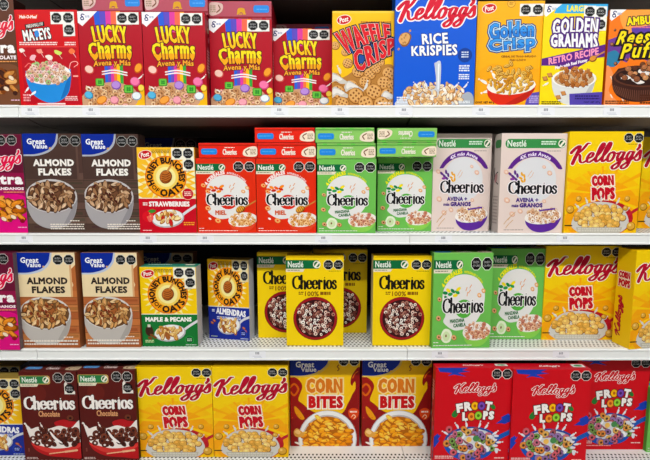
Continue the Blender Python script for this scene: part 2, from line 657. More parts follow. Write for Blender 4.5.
# ------------------------------------------------------------------ the carton designs
def lying_top(A, tab, mid, badge, midtext=None, fold=None):
    """End flap print: blue tab, small name, cream round panel."""
    A.on('top')
    A.part('tab_print', None, 'flap')
    A.rrect(2.5, 5.6, 18.5, 11.6, 2, tab)
    A.smallprint(4.5, 8, 16, 9.2, 1, '#5aa8e8')
    A.part('name_print', None, 'flap')
    if midtext:
        A.text(midtext, 24, 6, 38, 12, mid, bold=.3)
    A.smallprint(26, 4.2, 36, 5.4, 1, mid)
    A.part('flap_edge', None, 'flap')
    if fold:
        A.rect(0, 1.6, A.w, 2.6, fold)
        for x in (6, 20, 34, 50):
            A.rect(x, .4, x + 4, 1.6, tone(fold, 1.3))
    A.part('round_panel', None, 'flap')
    A.curve([(A.w - 1, 4), (A.w - 9, 4.4), (A.w - 14, 8), (A.w - 13, 13), (A.w - 1, 13.2)], badge)
    A.ribbon([(A.w - 10, 11.5), (A.w - 11.5, 8.5), (A.w - 8, 6)], 1.1, '#7a4a30')
    A.smallprint(A.w - 7, 6, A.w - 1.5, 12, 4, '#a08a70')
    A.on('front')


def d_lucky():
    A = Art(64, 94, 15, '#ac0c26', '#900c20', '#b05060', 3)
    A.part('rainbow_print')
    for x0, x1, c in ((16, 22, '#2a5ad0'), (22, 28, '#5a48b8'), (28, 33.5, '#d8409a'), (33.5, 39, '#f06a50'), (39, 43, '#f0a038')):
        A.poly([(x0, 0), (x1, 0), (x1 + (30 - x1) * .12, 20), (x0 + (30 - x0) * .12, 20)], c)
    for i, c in enumerate(('#2a62d0', '#6a48b8', '#d83e98', '#f07a40', '#f0c020', '#3aa040')):
        A.rect(24.5 + i * 3.1, 52, 24.5 + (i + 1) * 3.1, 74, c)
    g_corner(A, [(0, 0), (20, 0), (4.4, 14.5), (0, 11)], 5, 5.6)
    seals(A, [(44.7, 6.8), (55.6, 6.8)])
    A.part('name_lettering')
    w1 = quadwarp((13.5, 15.4), (47.5, 15.4), (48.5, 31), (16, 31.6), 1.4)
    A.text('LUCKY', 0, 0, 1, 1, '#fcdc38', bold=1.15, outs=[(.9, '#5c0a18')], warp=w1, two=(.55, '#f7c01c'), sp=1.16)
    w2 = quadwarp((9, 32), (52.5, 30.6), (52, 47.5), (11, 48.5), 1.2)
    A.text('Charms', 0, 0, 1, 1, '#fcdc38', bold=1.15, outs=[(.9, '#5c0a18')], warp=lambda u, v: w2(u, v ** .62), two=(.6, '#f2a81e'), sp=1.14)
    A.part('flavour_lettering')
    A.text('Avena y Más', 0, 0, 1, 1, '#f4ac3c', bold=.35, outs=[(.7, '#6c0a18')], warp=quadwarp((14, 49), (51, 48.4), (51, 55), (13.5, 56), 1))
    A.part('ribbon_print')
    for dy in (0, 2.6):
        A.ribbon([(22, 59.5 + dy), (34, 58 + dy), (47, 60.5 + dy)], 1.3, '#f2e8ea')
    A.part('cereal_print')
    A.curve([(36, 95), (44, 86), (56, 82), (66, 78), (66, 96)], '#f2b41e')
    A.clipbox = (0, 66, 64, 94)
    A.curve([(-2, 95), (2, 82), (14, 74), (28, 70), (44, 72), (56, 80), (50, 95)], '#c89a78')
    pile(A, 27, 85, 25, 13, 4.2, 'ring', ['#dcb488', '#d09c70', '#e4c49c', '#e8b0a4', '#c08a5c'], '#85502f')
    A.clipbox = None
    for x, y, rx, ry, c, e, r in ((9, 57.5, 4.6, 4, '#f0c8b8', '#d0504a', .5), (59, 56, 3.4, 5, '#f4a03a', '#c85a18', .5), (35.5, 73, 4.6, 4.2, '#b48ad6', '#7a4aa6', 0), (55, 69.5, 4.8, 4.4, '#f07aa8', '#d04a80', .3), (20, 88, 5.4, 3.6, '#f2a24a', '#c87020', -.5), (33, 88, 4.2, 3.8, '#f0a0b0', '#c06a80', 0), (7, 83, 4.2, 3.6, '#5ab4dc', '#2a84b0', .4), (56, 84, 4.6, 4, '#e8eef2', '#8aa0b0', 0), (61, 76, 3, 3.4, '#f4d860', '#c8a020', 0)):
        A.ell(x, y, rx * 1.1, ry * 1.1, e, r, 12)
        A.ell(x - .3, y - .4, rx * .92, ry * .88, c, r, 12)
    for x, y, k in ((19, 70, 1), (48, 77, 1.1)):
        A.rrect(x - 4.4 * k, y - 3.8 * k, x + 4.4 * k, y + 3.8 * k, 1.4, '#2e7a26')
        A.rrect(x - 3.8 * k, y - 3.4 * k, x + 3.6 * k, y + 3 * k, 1.2, '#6cc048')
        for a in range(4):
            A.ell(x + 1.4 * k * cos(a * PI / 2 + .8), y + 1.3 * k * sin(a * PI / 2 + .8), 1.1 * k, None, '#2f8a30', n=8)
    splash(A, 58, 67, 6, -.7, '#f4eeea', 1.4)
    splash(A, 10, 77, 5, -2.6, '#f4eeea', 1.2)
    A.on('right')
    A.part('side_print')
    for i in range(9):
        A.ell(A.R.uniform(3, 12), 8 + i * 9 + A.R.uniform(-2, 2), 2.6, 3, A.R.choice(['#c87a8a', '#8a6a50', '#7a1a2a', '#b89a80', '#a04a5a']), n=9)
    A.smallprint(4, 36, 12, 60, 8, '#c88a94')
    lying_top(A, '#2f86dc', '#e8b04a', '#d8b8b0', None, '#8a1424')
    A.on('top')
    A.part('crest_print', None, 'flap')
    A.curve([(27, 4.5), (31, 6), (35, 4.5), (34, 9), (28, 9)], '#d8a030')
    return A


def d_mateys():
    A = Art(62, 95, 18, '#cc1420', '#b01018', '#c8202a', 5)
    A.part('panel_print')
    A.poly([(3.5, 36.5), (58.5, 36.5), (60, 93), (5, 93)], '#b80e24')
    A.rect(2, 35.8, 60, 36.5, '#e84a48')
    A.part('brand_logo')
    A.poly([(3, 4.6), (24, 4.6), (22, 9.4), (4, 9.4)], '#d83a1c')
    A.text('Malt-O-Meal', 5, 5.4, 22, 8.6, '#f8e8e0', bold=.25, shear=.2)
    A.part('banner')
    A.poly([(9.4, 14.6), (29, 11.4), (29.4, 15.8), (10.4, 19)], '#16100e')
    A.text('MARSHMALLOW', 11, 13.4, 28, 16.8, '#e8e0d8', bold=.12, rot=-.16, res=1)
    A.part('name_lettering')
    A.text('MATEYS', 7, 18, 35, 30, '#f4f2f0', bold=.7, outs=[(.8, '#2a1418')], warp=quadwarp((7, 20.5), (33.5, 17.5), (35, 28), (8.5, 30.5)))
    A.ell(21, 23.5, 2.4, 3.6, '#3a8ad8', n=10)
    A.part('small_print')
    A.smallprint(3, 31.4, 41, 35.2, 2, '#f4d8d4')
    A.smallprint(48, 31.4, 59, 35.4, 2, '#f4d8d4')
    A.smallprint(45, 85, 58, 90, 3, '#f0c8c8')
    A.smallprint(3, 83, 10, 91, 3, '#e8a0a4')
    A.rect(17, 92, 45, 93.4, '#f4e0dc')
    seals(A, [(41.5, 8), (53, 8), (53.2, 19.6)])
    A.part('candy_print')
    for x, y, rx, ry, c, r in ((5, 39.5, 2.8, 2.4, '#f2e6dc', .3), (15.5, 46.5, 3, 2.6, '#f0b8c0', -.4), (23, 40.5, 3.2, 2.2, '#f2a08a', .5), (32, 46.5, 3.6, 2.6, '#f4e4d8', .2), (41, 42, 3.6, 2.6, '#cfe06a', .6), (55, 40.5, 3, 3, '#f07848', 0)):
        A.blob(x, y, rx, ry, c, r, 8, .25)
        A.ribbon([(x + 1, y + 2), (x + 3.5, y + 6)], .5, '#f0c8c8', smooth=1)
    A.ribbon([(51, 58), (53, 52), (58, 50.5), (60, 53), (56, 56)], .8, '#f0a8a4')
    A.ribbon([(7, 56), (11, 52.5), (14, 54)], .9, '#e86a6a')
    A.ribbon([(55, 65), (59, 65)], 1.4, '#f4b0a8', smooth=1)
    A.part('bowl_print')
    A.scoop([(7, 60), (8, 72), (14, 84), (26, 91), (38, 90.5), (48, 83), (52, 70), (52.5, 58)], '#2a8ad8')
    A.scoop([(40, 89), (48, 82), (52, 70), (52.3, 62), (47, 72), (43, 82)], '#1c6cb8')
    A.ell(29.5, 63, 22.8, 10.5, '#f0ece8', rot=-.05)
    pile(A, 29, 61.5, 20.5, 11, 3.3, 'ring', ['#e6c8b0', '#dcb494', '#e88a96', '#9cc07a', '#f0dccc', '#d8a888', '#e8c0c4'], '#9a6a58')
    splash(A, 9, 76, 5, 2.2, '#f0f2f4', 2)
    splash(A, 16, 80, 6, 2.5, '#e8f0f6', 2.4)
    return A


def d_waffle():
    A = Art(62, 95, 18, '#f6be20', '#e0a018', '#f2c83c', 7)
    A.part('background_print')
    A.rect(0, 0, 62, 2, '#f8d050')
    post_logo(A, 11.5, 8.5, 1.05)
    A.part('small_print')
    A.smallprint(28, 10, 58, 12.4, 1, '#b86a28')
    A.smallprint(32, 13.4, 58, 14.6, 1, '#c88430')
    A.smallprint(54, 44, 60, 46, 1, '#b86a28')
    A.part('cereal_print')

    def waf(x, y, r, a):
        c, q = cos(a), sin(a)
        A.ell(x, y, r * 1.08, r * 1.02, '#7c4818', a, 12)
        A.ell(x - .2, y - .3, r, r * .93, '#cf9450', a, 12)
        A.ell(x - .5, y - .6, r * .85, r * .78, '#dca868', a, 12)
        for i in (-1, 0, 1):
            for j in (-1, 0, 1):
                if abs(i) + abs(j) == 2 and r < 5:
                    continue
                dx, dy = i * r * .48, j * r * .46
                A.ell(x + dx * c - dy * q, y + dx * q + dy * c, r * .17, r * .15, '#80481a', a + PI / 4, 4)
    for x, y, r in ((3, 34, 4.2), (13, 40.5, 4), (15.5, 51.5, 5), (48, 50.5, 4.6)):
        waf(x, y, r, A.R.uniform(0, 1.5))
    spots = [(26, 60, 6), (38, 62, 6), (44, 57, 5), (57, 62, 7), (4, 66, 5), (52, 71, 7), (33, 70, 6), (20, 74, 6), (61, 74, 6), (6, 80, 7), (42, 80, 8), (24, 84, 8), (57, 84, 8), (10, 92, 7), (34, 92, 8), (50, 93, 8), (62, 93, 6)]
    A.curve([(0, 72), (14, 64), (24, 58), (40, 56), (62, 55), (63, 96), (-1, 96)], '#b47c3c')
    for i, (x, y, r) in enumerate(spots):
        waf(x, y, r, A.R.uniform(0, 1.5))
        if i in (4, 7, 9, 12):
            A.curve([(x - 8, y + 1), (x - 4, y - 5), (x + 1, y - 3), (x + 7, y + 1), (x + 12, y + 5), (x + 5, y + 6), (x - 1, y + 3), (x - 6, y + 6)], '#c9c4bc')
            A.curve([(x - 6, y + 0), (x - 4, y - 3.4), (x + 1, y - 2), (x + 6, y + 1), (x + 3, y + 3), (x - 1, y + 1), (x - 5, y + 3)], '#e4e0da')
    splash(A, 8, 62, 7, -1.9, '#dcd8d2', 2.6)
    splash(A, 32, 78, 8, -1.2, '#dcd8d2', 2.6)
    A.part('small_print')
    A.text('CONT. NET. 350 g', 46, 90.5, 60, 93, '#f6f0e6', bold=.15, res=1)
    A.part('name_lettering')
    A.curve([(17, 30), (36, 30), (60, 25), (63, 36), (52, 44), (30, 52), (22, 46)], '#1c4c9c')
    a = quadwarp((3, 22.5), (56, 14), (57, 29), (14, 42.5), 4.2)
    b = quadwarp((20, 41), (61, 26.5), (61.5, 41), (26, 61), 1.5)
    for st, w in (('WAFFLE', a), ('CRISP', b)):
        A.text(st, 0, 0, 1, 1, '#d8242e', bold=1.5, outs=[(1.4, '#1a1420'), (.3, '#f4dcd0')], warp=w)
    return A


def d_rice():
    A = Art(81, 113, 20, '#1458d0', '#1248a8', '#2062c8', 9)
    A.part('brand_logo')
    script_word(A, 1, 3, 80.5, 36, '#d01c34', '#f2eef0', w=.3, grow=1.25)
    A.part('name_lettering')
    A.text('RICE', 0, 0, 1, 1, '#f6f6f6', bold=.75, outs=[(.6, '#123a8a')], warp=quadwarp((27, 41.5), (52, 40), (53, 50), (28, 51)))
    A.text('KRISPIES', 0, 0, 1, 1, '#f6f6f6', bold=.75, outs=[(.6, '#123a8a')], warp=quadwarp((17, 53.5), (62, 51.5), (62.5, 61.5), (17.5, 62.5)))
    A.part('badge')
    A.ell(70.5, 62, 7.2, None, '#123c94')
    A.smallprint(67, 58.5, 74, 65.5, 3, '#d8e4f8', .5)
    A.smallprint(65, 72, 75.5, 79, 3, '#e8eefa')
    A.smallprint(65, 81, 75.5, 87, 3, '#e8eefa')
    A.part('cereal_print')
    A.blob(10, 46, 6, 7.4, '#8a5a2c', .4, 9, .1)
    A.blob(9.7, 45.6, 5.2, 6.6, '#d8a468', .4, 9, .1)
    for i in range(9):
        A.ell(10 + A.R.uniform(-3.4, 3.4), 45.6 + A.R.uniform(-4.4, 4.4), .8, 1.1, '#b07c44', n=7)
    for x, y in ((4, 56), (15, 38)):
        A.ell(x, y, 1, 1.4, '#c89058', .5, 8)
    A.part('bowl_print')
    A.curve([(6, 114), (8, 104), (20, 96), (40, 93), (60, 96), (74, 104), (78, 114)], '#c8ccd4')
    A.curve([(66, 106), (74, 99), (80, 103), (79, 114), (60, 114)], '#a8aeb8')
    pile(A, 41, 102, 31, 13, 4.4, 'flake', ['#ecd0a4', '#e2b884', '#f2e2c8', '#f4ece0', '#d8a468'], '#a87440')
    A.scoop([(40, 70), (46, 68), (47, 80), (46, 97), (43, 98), (42, 84)], '#c4ccd8')
    A.ribbon([(44.6, 71), (44.4, 82), (44.6, 96)], 1.4, '#e8ecf2')
    for x, a in ((24, -2.2), (60, -.8), (70, -.9), (33, -1.9)):
        splash(A, x, 95, 6, a, '#e8ecf2', 1.8)
    A.part('small_print')
    A.smallprint(3, 104, 14, 111, 3, '#e0e8f8')
    A.smallprint(66, 108, 77, 111, 2, '#f0f4fa')
    return A


def d_gcrisp():
    A = Art(66, 105, 18, '#f5a81e', '#de9018', '#f2b848', 11)
    A.part('background_print')
    A.curve([(-1, -1), (67, -1), (67, 60), (50, 66), (16, 62), (-1, 66)], '#f7b028')
    post_logo(A, 11.5, 7, 1.05)
    A.part('round_badge')
    A.ell(33, 2.4, 4.2, None, '#c8862a')
    A.ell(33, 2.4, 3.4, None, '#f2b848')
    A.smallprint(31, 1, 35, 4, 2, '#b87820')
    seals(A, [(47.5, 8.6), (59.3, 8.6)])
    A.part('name_lettering')
    a = quadwarp((12, 23), (56, 20.5), (56, 34.5), (14, 37.5), 1)
    b = quadwarp((12, 38), (57.5, 33.5), (58, 47.5), (14, 52.5), 0)
    for g, c in ((4.9, '#17346e'), (3.2, '#c4e2f6')):
        for st, w in (('Golden', a), ('Crisp', b)):
            A.text(st, 0, 0, 1, 1, c, bold=g, warp=w, sp=1.1)
    for st, w in (('Golden', a), ('Crisp', b)):
        A.text(st, 0, 0, 1, 1, '#3c94e2', bold=1.0, outs=[(.55, '#17346e')], warp=w, sp=1.1, two=(.55, '#2c7cd4'))
    A.part('small_print')
    A.text('CEREAL DE TRIGO INFLADO', 25, 53.5, 60, 55.6, '#7a3a14', bold=.12, res=1)
    A.text('ENDULZADO', 34, 57, 50, 59.2, '#7a3a14', bold=.12, res=1)
    A.text('CONT. NET 400 g', 1, 99.5, 20, 102.6, '#5a2a10', bold=.2, res=1)
    A.part('corner_print')
    A.poly([(54, 92), (66.5, 90), (66.5, 104), (51, 104)], '#5a4aa8')
    A.smallprint(55, 94, 65, 102, 4, '#b8a8e0')
    A.part('bowl_print')
    for x, y, a in ((6, 82, -2.6), (10, 88, 2.8), (14, 78, -2.0)):
        splash(A, x + 6, y, 8, a, '#f2eee6', 3)
    A.scoop([(12, 84), (14, 95), (24, 103), (38, 103), (52, 98), (60, 88), (61, 82)], '#d6301e')
    A.scoop([(30, 103), (44, 102), (56, 93), (60, 85), (50, 92)], '#b82416')
    A.ell(36.5, 84, 24.6, 9, '#f2ece0', rot=-.05)
    pile(A, 37, 80, 22.5, 12, 4.0, 'puff', ['#e8b44a', '#dca038', '#f0cc78', '#d08c28'], '#8a5414')
    for i in range(16):
        A.k += 1
        x, y, r = A.R.uniform(12, 58), A.R.uniform(61, 72), A.R.uniform(0, PI)
        A.ell(x, y, 3.6, 1.9, '#8a5414', r, 9)
        A.ell(x - .2, y - .2, 3.1, 1.5, '#e8b858', r, 9)
        A.ribbon([(x - 1.6 * cos(r), y - 1.6 * sin(r)), (x + 1.6 * cos(r), y + 1.6 * sin(r))], .5, '#8a5414', smooth=1)
    return A


def d_grahams():
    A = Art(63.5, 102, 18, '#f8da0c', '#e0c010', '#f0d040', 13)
    A.part('size_band')
    A.poly([(14, 0), (64, 0), (64, 12), (44, 9), (10, 9)], '#3aa6de')
    A.text('LARGE', 22.5, 1.2, 42.5, 7.4, '#f8e840', bold=.5)
    g_corner(A, [(0, 0), (17.5, 0), (2, 12.5), (0, 10)], 5, 5)
    seals(A, [(45.8, 7.4), (57, 8), (57.2, 20)])
    A.part('name_lettering')
    a = quadwarp((9.5, 16), (54.5, 15), (54, 29.5), (10, 30.5), 1.6)
    b = quadwarp((8.5, 30.5), (54.5, 29.5), (55.5, 43.5), (9, 42), .8)
    for st, w in (('GOLDEN', a), ('GRAHAMS', b)):
        A.text(st, 0, 0, 1, 1, '#f8f4f6', bold=1.0, outs=[(1.5, '#4a1a74')], warp=w)
    A.part('flavour_band')
    A.poly([(0, 54), (64, 39.5), (64, 52), (52, 54), (30, 67), (26, 66), (14, 61), (0, 61)], '#5a1c80')
    A.text('RETRO RECIPE', 0, 0, 1, 1, '#f29abc', bold=.55, warp=quadwarp((7, 53.6), (56.5, 43), (57, 49.6), (7.5, 59.8)))
    A.text('Made with Real Honey', 0, 0, 1, 1, '#f4ecf4', bold=.3, warp=quadwarp((14, 61.8), (46, 53.6), (46.5, 57.6), (14.5, 65.6)), shear=.2)
    A.ell(52, 54, 4, 3.2, '#8a4a1c', -.4)
    A.ell(51.6, 53.6, 3.2, 2.4, '#d8923c', -.4)
    A.ribbon([(54, 52), (63, 47)], 1.4, '#c88a4a', smooth=1)
    A.part('bowl_print')
    splash(A, 8, 78, 5, 2.6, '#f4f0e4', 2)
    A.scoop([(11, 73), (13, 86), (20, 97), (32, 101), (44, 99), (52, 90), (56.5, 74)], '#dcdcd8')
    A.scoop([(42, 98), (51, 90), (56, 75), (50, 82)], '#bcbcba')
    A.ell(34, 74, 22.8, 9.5, '#f2f0ec')
    A.ell(34, 74.5, 20.5, 8, '#c8aa88')
    pile(A, 34, 72, 19, 10.5, 4.2, 'square', ['#c07a3e', '#b0682e', '#cc8c50', '#a65e28'], '#6c3814')
    for x, y in ((4.5, 74), (9, 70.5), (19, 93), (24, 89)):
        A.ell(x, y, 3.6, 2.8, '#8a4c1e', .5, 4)
        A.ell(x - .2, y - .3, 3.1, 2.3, '#cc8c50', .5, 4)
    A.part('corner_panel')
    A.poly([(30, 89.5), (63.5, 87.5), (63.5, 102), (31, 102)], '#5242a4')
    A.text('CONT. NET. 377 g', 45, 97, 62, 99.6, '#1c1450', bold=.15, res=1)
    A.smallprint(36, 91, 61, 96, 2, '#2a1f68')
    A.part('small_print')
    A.smallprint(2, 97, 22, 101, 2, '#6a5a10')
    return A


def d_puffs():
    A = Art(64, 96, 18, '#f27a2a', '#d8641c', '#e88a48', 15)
    A.part('background_print')
    A.curve([(10, 4), (30, 0), (66, 0), (66, 20), (44, 16), (20, 24)], '#f4a04a')
    A.poly([(-1, 30), (10, 26), (26, 40), (20, 52), (6, 46), (-1, 52)], '#6a3a90')
    A.poly([(22, 18), (50, 14), (66, 20), (66, 30), (44, 28), (24, 26)], '#5a3aa0')
    A.curve([(-1, 44), (8, 40), (14, 48), (8, 56), (-1, 54)], '#2f7aa0')
    A.poly([(30, 46), (46, 40), (60, 46), (50, 54)], '#6a3a90')
    A.curve([(0, 56), (8, 66), (4, 80), (14, 92), (8, 96), (-1, 96)], '#f4945a')
    for x, y, r in ((4, 34, 2.2), (9, 53, 2), (20, 49, 1.6), (6, 20, 1.4), (30, 14, 1.2)):
        A.ell(x, y, r, None, '#5a3020', n=9)
        A.ell(x - .4, y - .4, r * .6, None, '#a87050', n=8)
    for x, y in ((12, 60), (5, 66), (14, 78), (6, 84), (18, 88)):
        A.ribbon([(x, y), (x + 2, y + 3)], 1.2, '#f8dcc8', smooth=1)
    g_corner(A, [(0, 0), (16, 0), (2, 11), (0, 9)], 4.5, 4.6)
    A.part('banner_lettering')
    A.text('AMBUSH', 0, 0, 1, 1, '#f4e02c', bold=.8, outs=[(.9, '#4a2030')], warp=quadwarp((17, 8), (50, 5.5), (51, 13), (18, 15)))
    A.smallprint(23, 16.5, 48, 19, 1, '#d06a90')
    A.part('name_lettering')
    a = quadwarp((11, 21), (60, 19), (61, 33), (10, 34), 1)
    b = quadwarp((15, 34), (55, 32), (55, 47.5), (15, 48), 1)
    for st, w in (("Reese's", a), ('Puffs', b)):
        sw = lambda u, v, w=w: (w(u, v)[0] + 3.4 * (v - .5), w(u, v)[1])
        A.text(st, 0, 0, 1, 1, '#f8de20', bold=.8, outs=[(2.0, '#1c0e10')], warp=sw)
    A.part('cup_print')
    A.scoop([(6, 66), (8, 78), (14, 86), (28, 91), (48, 90), (62, 84), (72, 64), (60, 56), (30, 55), (12, 58)], '#3a1c14')
    for i in range(26):
        t = i / 25
        A.ribbon([(7 + t * 57, 74 + 6 * sin(PI * t)), (12 + t * 48, 83 + 7 * sin(PI * t))], .8, '#6a4030', smooth=1)
    A.ell(38, 66, 31, 10.5, '#5a3020')
    A.ell(38, 66, 28.5, 9, '#2c140e')
    for x, y, r in ((40, 62, 2), (54, 64, 2), (20, 66, 1.7), (32, 70, 1.8)):
        A.blob(x, y, r * 3.2, r * 1.5, '#e8e0da', .2, 9, .4)
    pile(A, 40, 63, 25, 8.5, 4.4, 'ball', ['#8a5234', '#6a3a22', '#a86c44', '#542c1a', '#c08a5c'], '#2a120a', step=1.25)
    pile(A, 47, 55, 14, 6, 4.8, 'ball', ['#8a5234', '#6a3a22', '#a86c44'], '#2a120a', step=1.2)
    A.part('small_print')
    A.smallprint(1, 90, 25, 94, 2, '#5a2a10')
    A.smallprint(36, 84, 62, 94, 4, '#4a2010')
    return A


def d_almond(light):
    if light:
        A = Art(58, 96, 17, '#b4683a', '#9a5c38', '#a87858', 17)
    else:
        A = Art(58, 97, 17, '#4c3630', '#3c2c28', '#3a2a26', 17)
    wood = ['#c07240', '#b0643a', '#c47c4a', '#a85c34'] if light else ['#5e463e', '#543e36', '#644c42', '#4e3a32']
    A.part('wood_print')
    y = 38
    i = 0
    while y < 97:
        A.rect(0, y, 58, y + 6.6, wood[i % 4])
        A.rect(0, y + 6.6, 58, y + 7.2, tone(wood[3], .75))
        for q in range(3):
            xx = A.R.uniform(0, 50)
            A.rect(xx, y + A.R.uniform(1, 5), xx + A.R.uniform(6, 16), y + A.R.uniform(1, 5) + .5, tone(wood[i % 4], .88))
        y += 7.2
        i += 1
    A.part('name_panel')
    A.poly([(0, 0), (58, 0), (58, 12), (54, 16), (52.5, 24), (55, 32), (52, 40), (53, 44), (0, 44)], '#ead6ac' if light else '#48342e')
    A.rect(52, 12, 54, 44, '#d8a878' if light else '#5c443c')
    gv_logo(A, spline([(0, 0), (17, -.3), (34, 0)], 4) + spline([(34, 0), (31.5, 9), (24, 16), (12, 19.6), (0, 20)], 5), '#b8c4dc' if light else '#a8acb8', 4.2, 4.6)
    seals(A, [(41.2, 7), (52, 7)], back=None, ringc='#d8d4cc' if light else '#a8a8a4')
    A.part('name_lettering')
    c = '#2c201c' if light else '#f2eee8'
    A.text('ALMOND', 9, 24.5, 49.5, 31.4, c, bold=.8)
    A.text('FLAKES', 13.5, 33.4, 46.5, 40.4, c, bold=.8)
    A.part('bowl_print')
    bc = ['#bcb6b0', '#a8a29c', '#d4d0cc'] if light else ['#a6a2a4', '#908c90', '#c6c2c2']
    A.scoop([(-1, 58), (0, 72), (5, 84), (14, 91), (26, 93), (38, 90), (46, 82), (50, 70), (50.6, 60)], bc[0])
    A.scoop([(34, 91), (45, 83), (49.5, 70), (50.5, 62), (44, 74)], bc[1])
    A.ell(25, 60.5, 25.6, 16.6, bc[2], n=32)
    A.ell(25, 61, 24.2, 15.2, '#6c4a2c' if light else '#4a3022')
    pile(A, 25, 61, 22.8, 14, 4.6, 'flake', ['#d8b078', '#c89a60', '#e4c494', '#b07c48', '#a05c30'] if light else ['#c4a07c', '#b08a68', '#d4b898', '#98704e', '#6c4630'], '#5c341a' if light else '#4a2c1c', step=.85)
    for i in range(9):
        A.k += 2
        A.ell(A.R.uniform(8, 44), A.R.uniform(50, 70), 2, 1.2, '#7a2c18' if light else '#4a1c14', A.R.uniform(0, 3), 8)
    A.part('small_print')
    A.smallprint(42, 84.5, 52, 86, 1, '#f0e8dc')
    A.smallprint(22 if not light else 2, 88, 56, 94.5, 3 if not light else 2, '#e8e0d4', .5)
    return A


def d_bunches(kind):
    band, top, ray, name = {'red': ('#c40f28', '#f6be3c', '#fbe6a4', 'STRAWBERRIES'), 'green': ('#1c7434', '#f8cc1c', '#fbeaa0', 'MAPLE & PECANS'), 'blue': ('#1a2c90', '#f6bc20', '#fbeab0', 'ALMENDRAS')}[kind]
    A = Art(58, 86, 17 if kind != 'blue' else 15, top, '#c9c6c0' if kind == 'green' else ('#b8bcc8' if kind == 'blue' else '#c88a30'), '#4aa48c' if kind == 'green' else '#9a8040', 19)
    cx, cy = 28.4, 29.4
    A.part('sun_print')
    A.clipbox = (0, 0, 58, 51)
    for i in range(26):
        a = i * 2 * PI / 26
        A.poly([(cx + 19 * cos(a - .11), cy + 19 * sin(a - .11)), (cx + 27 * cos(a), cy + 27 * sin(a)), (cx + 19 * cos(a + .11), cy + 19 * sin(a + .11))], ray)
    if kind == 'red':
        A.clipbox = None
        for i in range(5):
            A.poly([(0, 20 + i * 7), (6 - i * .4, 23 + i * 7), (0, 25 + i * 7)], '#fbeec0')
            A.poly([(58, 24 + i * 6), (52 + i * .4, 26 + i * 6), (58, 29 + i * 6)], '#fbeec0')
    A.clipbox = None
    A.part('ring_logo')
    A.ell(cx, cy, 21, None, '#dc6a18', n=36)
    A.ell(cx, cy, 20, None, '#f4a02c', n=36)
    A.ell(cx, cy, 12.6, None, '#f6d468', n=28)
    A.ell(cx, cy, 10, None, '#fae8a0', n=24)
    A.arctext('HONEY BUNCHES', cx, cy, 13.6, 5.6, -PI / 2 - .12, 3.9, '#2a1410', bold=.8)
    A.arctext('OATS', cx, cy, 19.4, 6.6, PI / 2 - .38, 1.5, '#2a1410', inside=True, bold=.8)
    A.arctext('OF', cx, cy, 18, 4, PI / 2 + .75, .5, '#2a1410', inside=True, bold=.3)
    A.part('dipper_print')
    A.ell(cx, cy, 6.2, 7, '#7a3c14', .5)
    A.ell(cx - .4, cy - .4, 5.2, 6, '#b8682c', .5)
    for i in range(4):
        A.ribbon([(cx - 4, cy - 3 + i * 2.2), (cx, cy - 2 + i * 2.2), (cx + 4, cy - 4 + i * 2.2)], .7, '#6a2c0c', smooth=3)
    A.ribbon([(cx + 2, cy - 6), (cx + 6, cy - 12)], 2, '#c88a48', smooth=1)
    post_logo(A, 8.4, 7.4)
    A.part('small_print')
    A.smallprint(15, 2.4, 34, 6.4, 3, '#8a6a24', .55)
    seals(A, [(40.6, 6.2), (51.6, 6.2), (51.8, 17)], back='#f2eeda' if kind != 'blue' else '#e8d8a0')
    A.part('flavour_band')
    A.rect(0, 51, 58, 86, band)
    A.rect(0, 50.4, 58, 51.2, '#f4ecd8')
    if kind == 'red':
        A.smallprint(4, 55, 8.6, 58.6, 2, '#f4e0dc', .7)
        A.text(name, 10, 54, 51.5, 59.2, '#f6f0ec', bold=.55)
    elif kind == 'green':
        A.text(name, 4, 54, 52, 59, '#f6f4ec', bold=.6)
    else:
        A.smallprint(5, 54, 9, 57, 2, '#dfe4f4', .7)
        A.text(name, 11, 53, 53, 60, '#f4f4fa', bold=.7, rot=.06)
        A.smallprint(12, 61.5, 46, 65, 2, '#c8d0ec')
    A.part('spoon_print')
    hy = 61 if kind != 'blue' else 64
    A.ribbon([(41, 70), (49, 64), (60, hy - 4)], 2.6, '#d8d8dc')
    A.ell(29, 71.5, 16.5, 9.2, '#b4b4ba', -.12)
    A.ell(28.6, 70.8, 15.6, 8.4, '#ececea', -.12)
    pile(A, 29, 70, 12.6, 6.8, 4.2, 'flake', ['#e8c47c', '#dca858', '#f0d8a0', '#c88a3c', '#e0b468'] + (['#c83028', '#b82020'] if kind == 'red' else ['#9a5a2c']), '#a4602a', step=.9)
    A.part('fruit_print')
    if kind == 'red':
        A.curve([(4, 66), (9, 63.5), (14, 66), (12, 73), (7, 74.5), (3, 71)], '#d4202c')
        A.curve([(8, 70), (13, 67), (14, 72), (10, 75)], '#e8605a')
        A.curve([(9, 64), (13, 62), (17, 63.5), (13, 66)], '#3c8a34')
        for i in range(7):
            A.ell(A.R.uniform(5, 12), A.R.uniform(66, 72), .4, None, '#f4c070', n=6)
    elif kind == 'green':
        A.curve([(4, 66), (8, 63), (11, 66), (12, 72), (8, 75), (4, 72)], '#3a2418')
        A.rect(6, 62, 9, 65, '#d8d4c4')
        for x, y in ((10, 74), (13, 76), (8, 77)):
            A.ell(x, y, 2.4, 1.5, '#7a4420', .5, 9)
    else:
        for x, y in ((5, 69), (8, 66.5), (52, 76), (50, 73)):
            A.ell(x, y, 2.6, 1.5, '#7a3018', .4, 9)
            A.ell(x - .2, y - .2, 2, 1, '#c87850', .4, 9)
    A.part('round_badge')
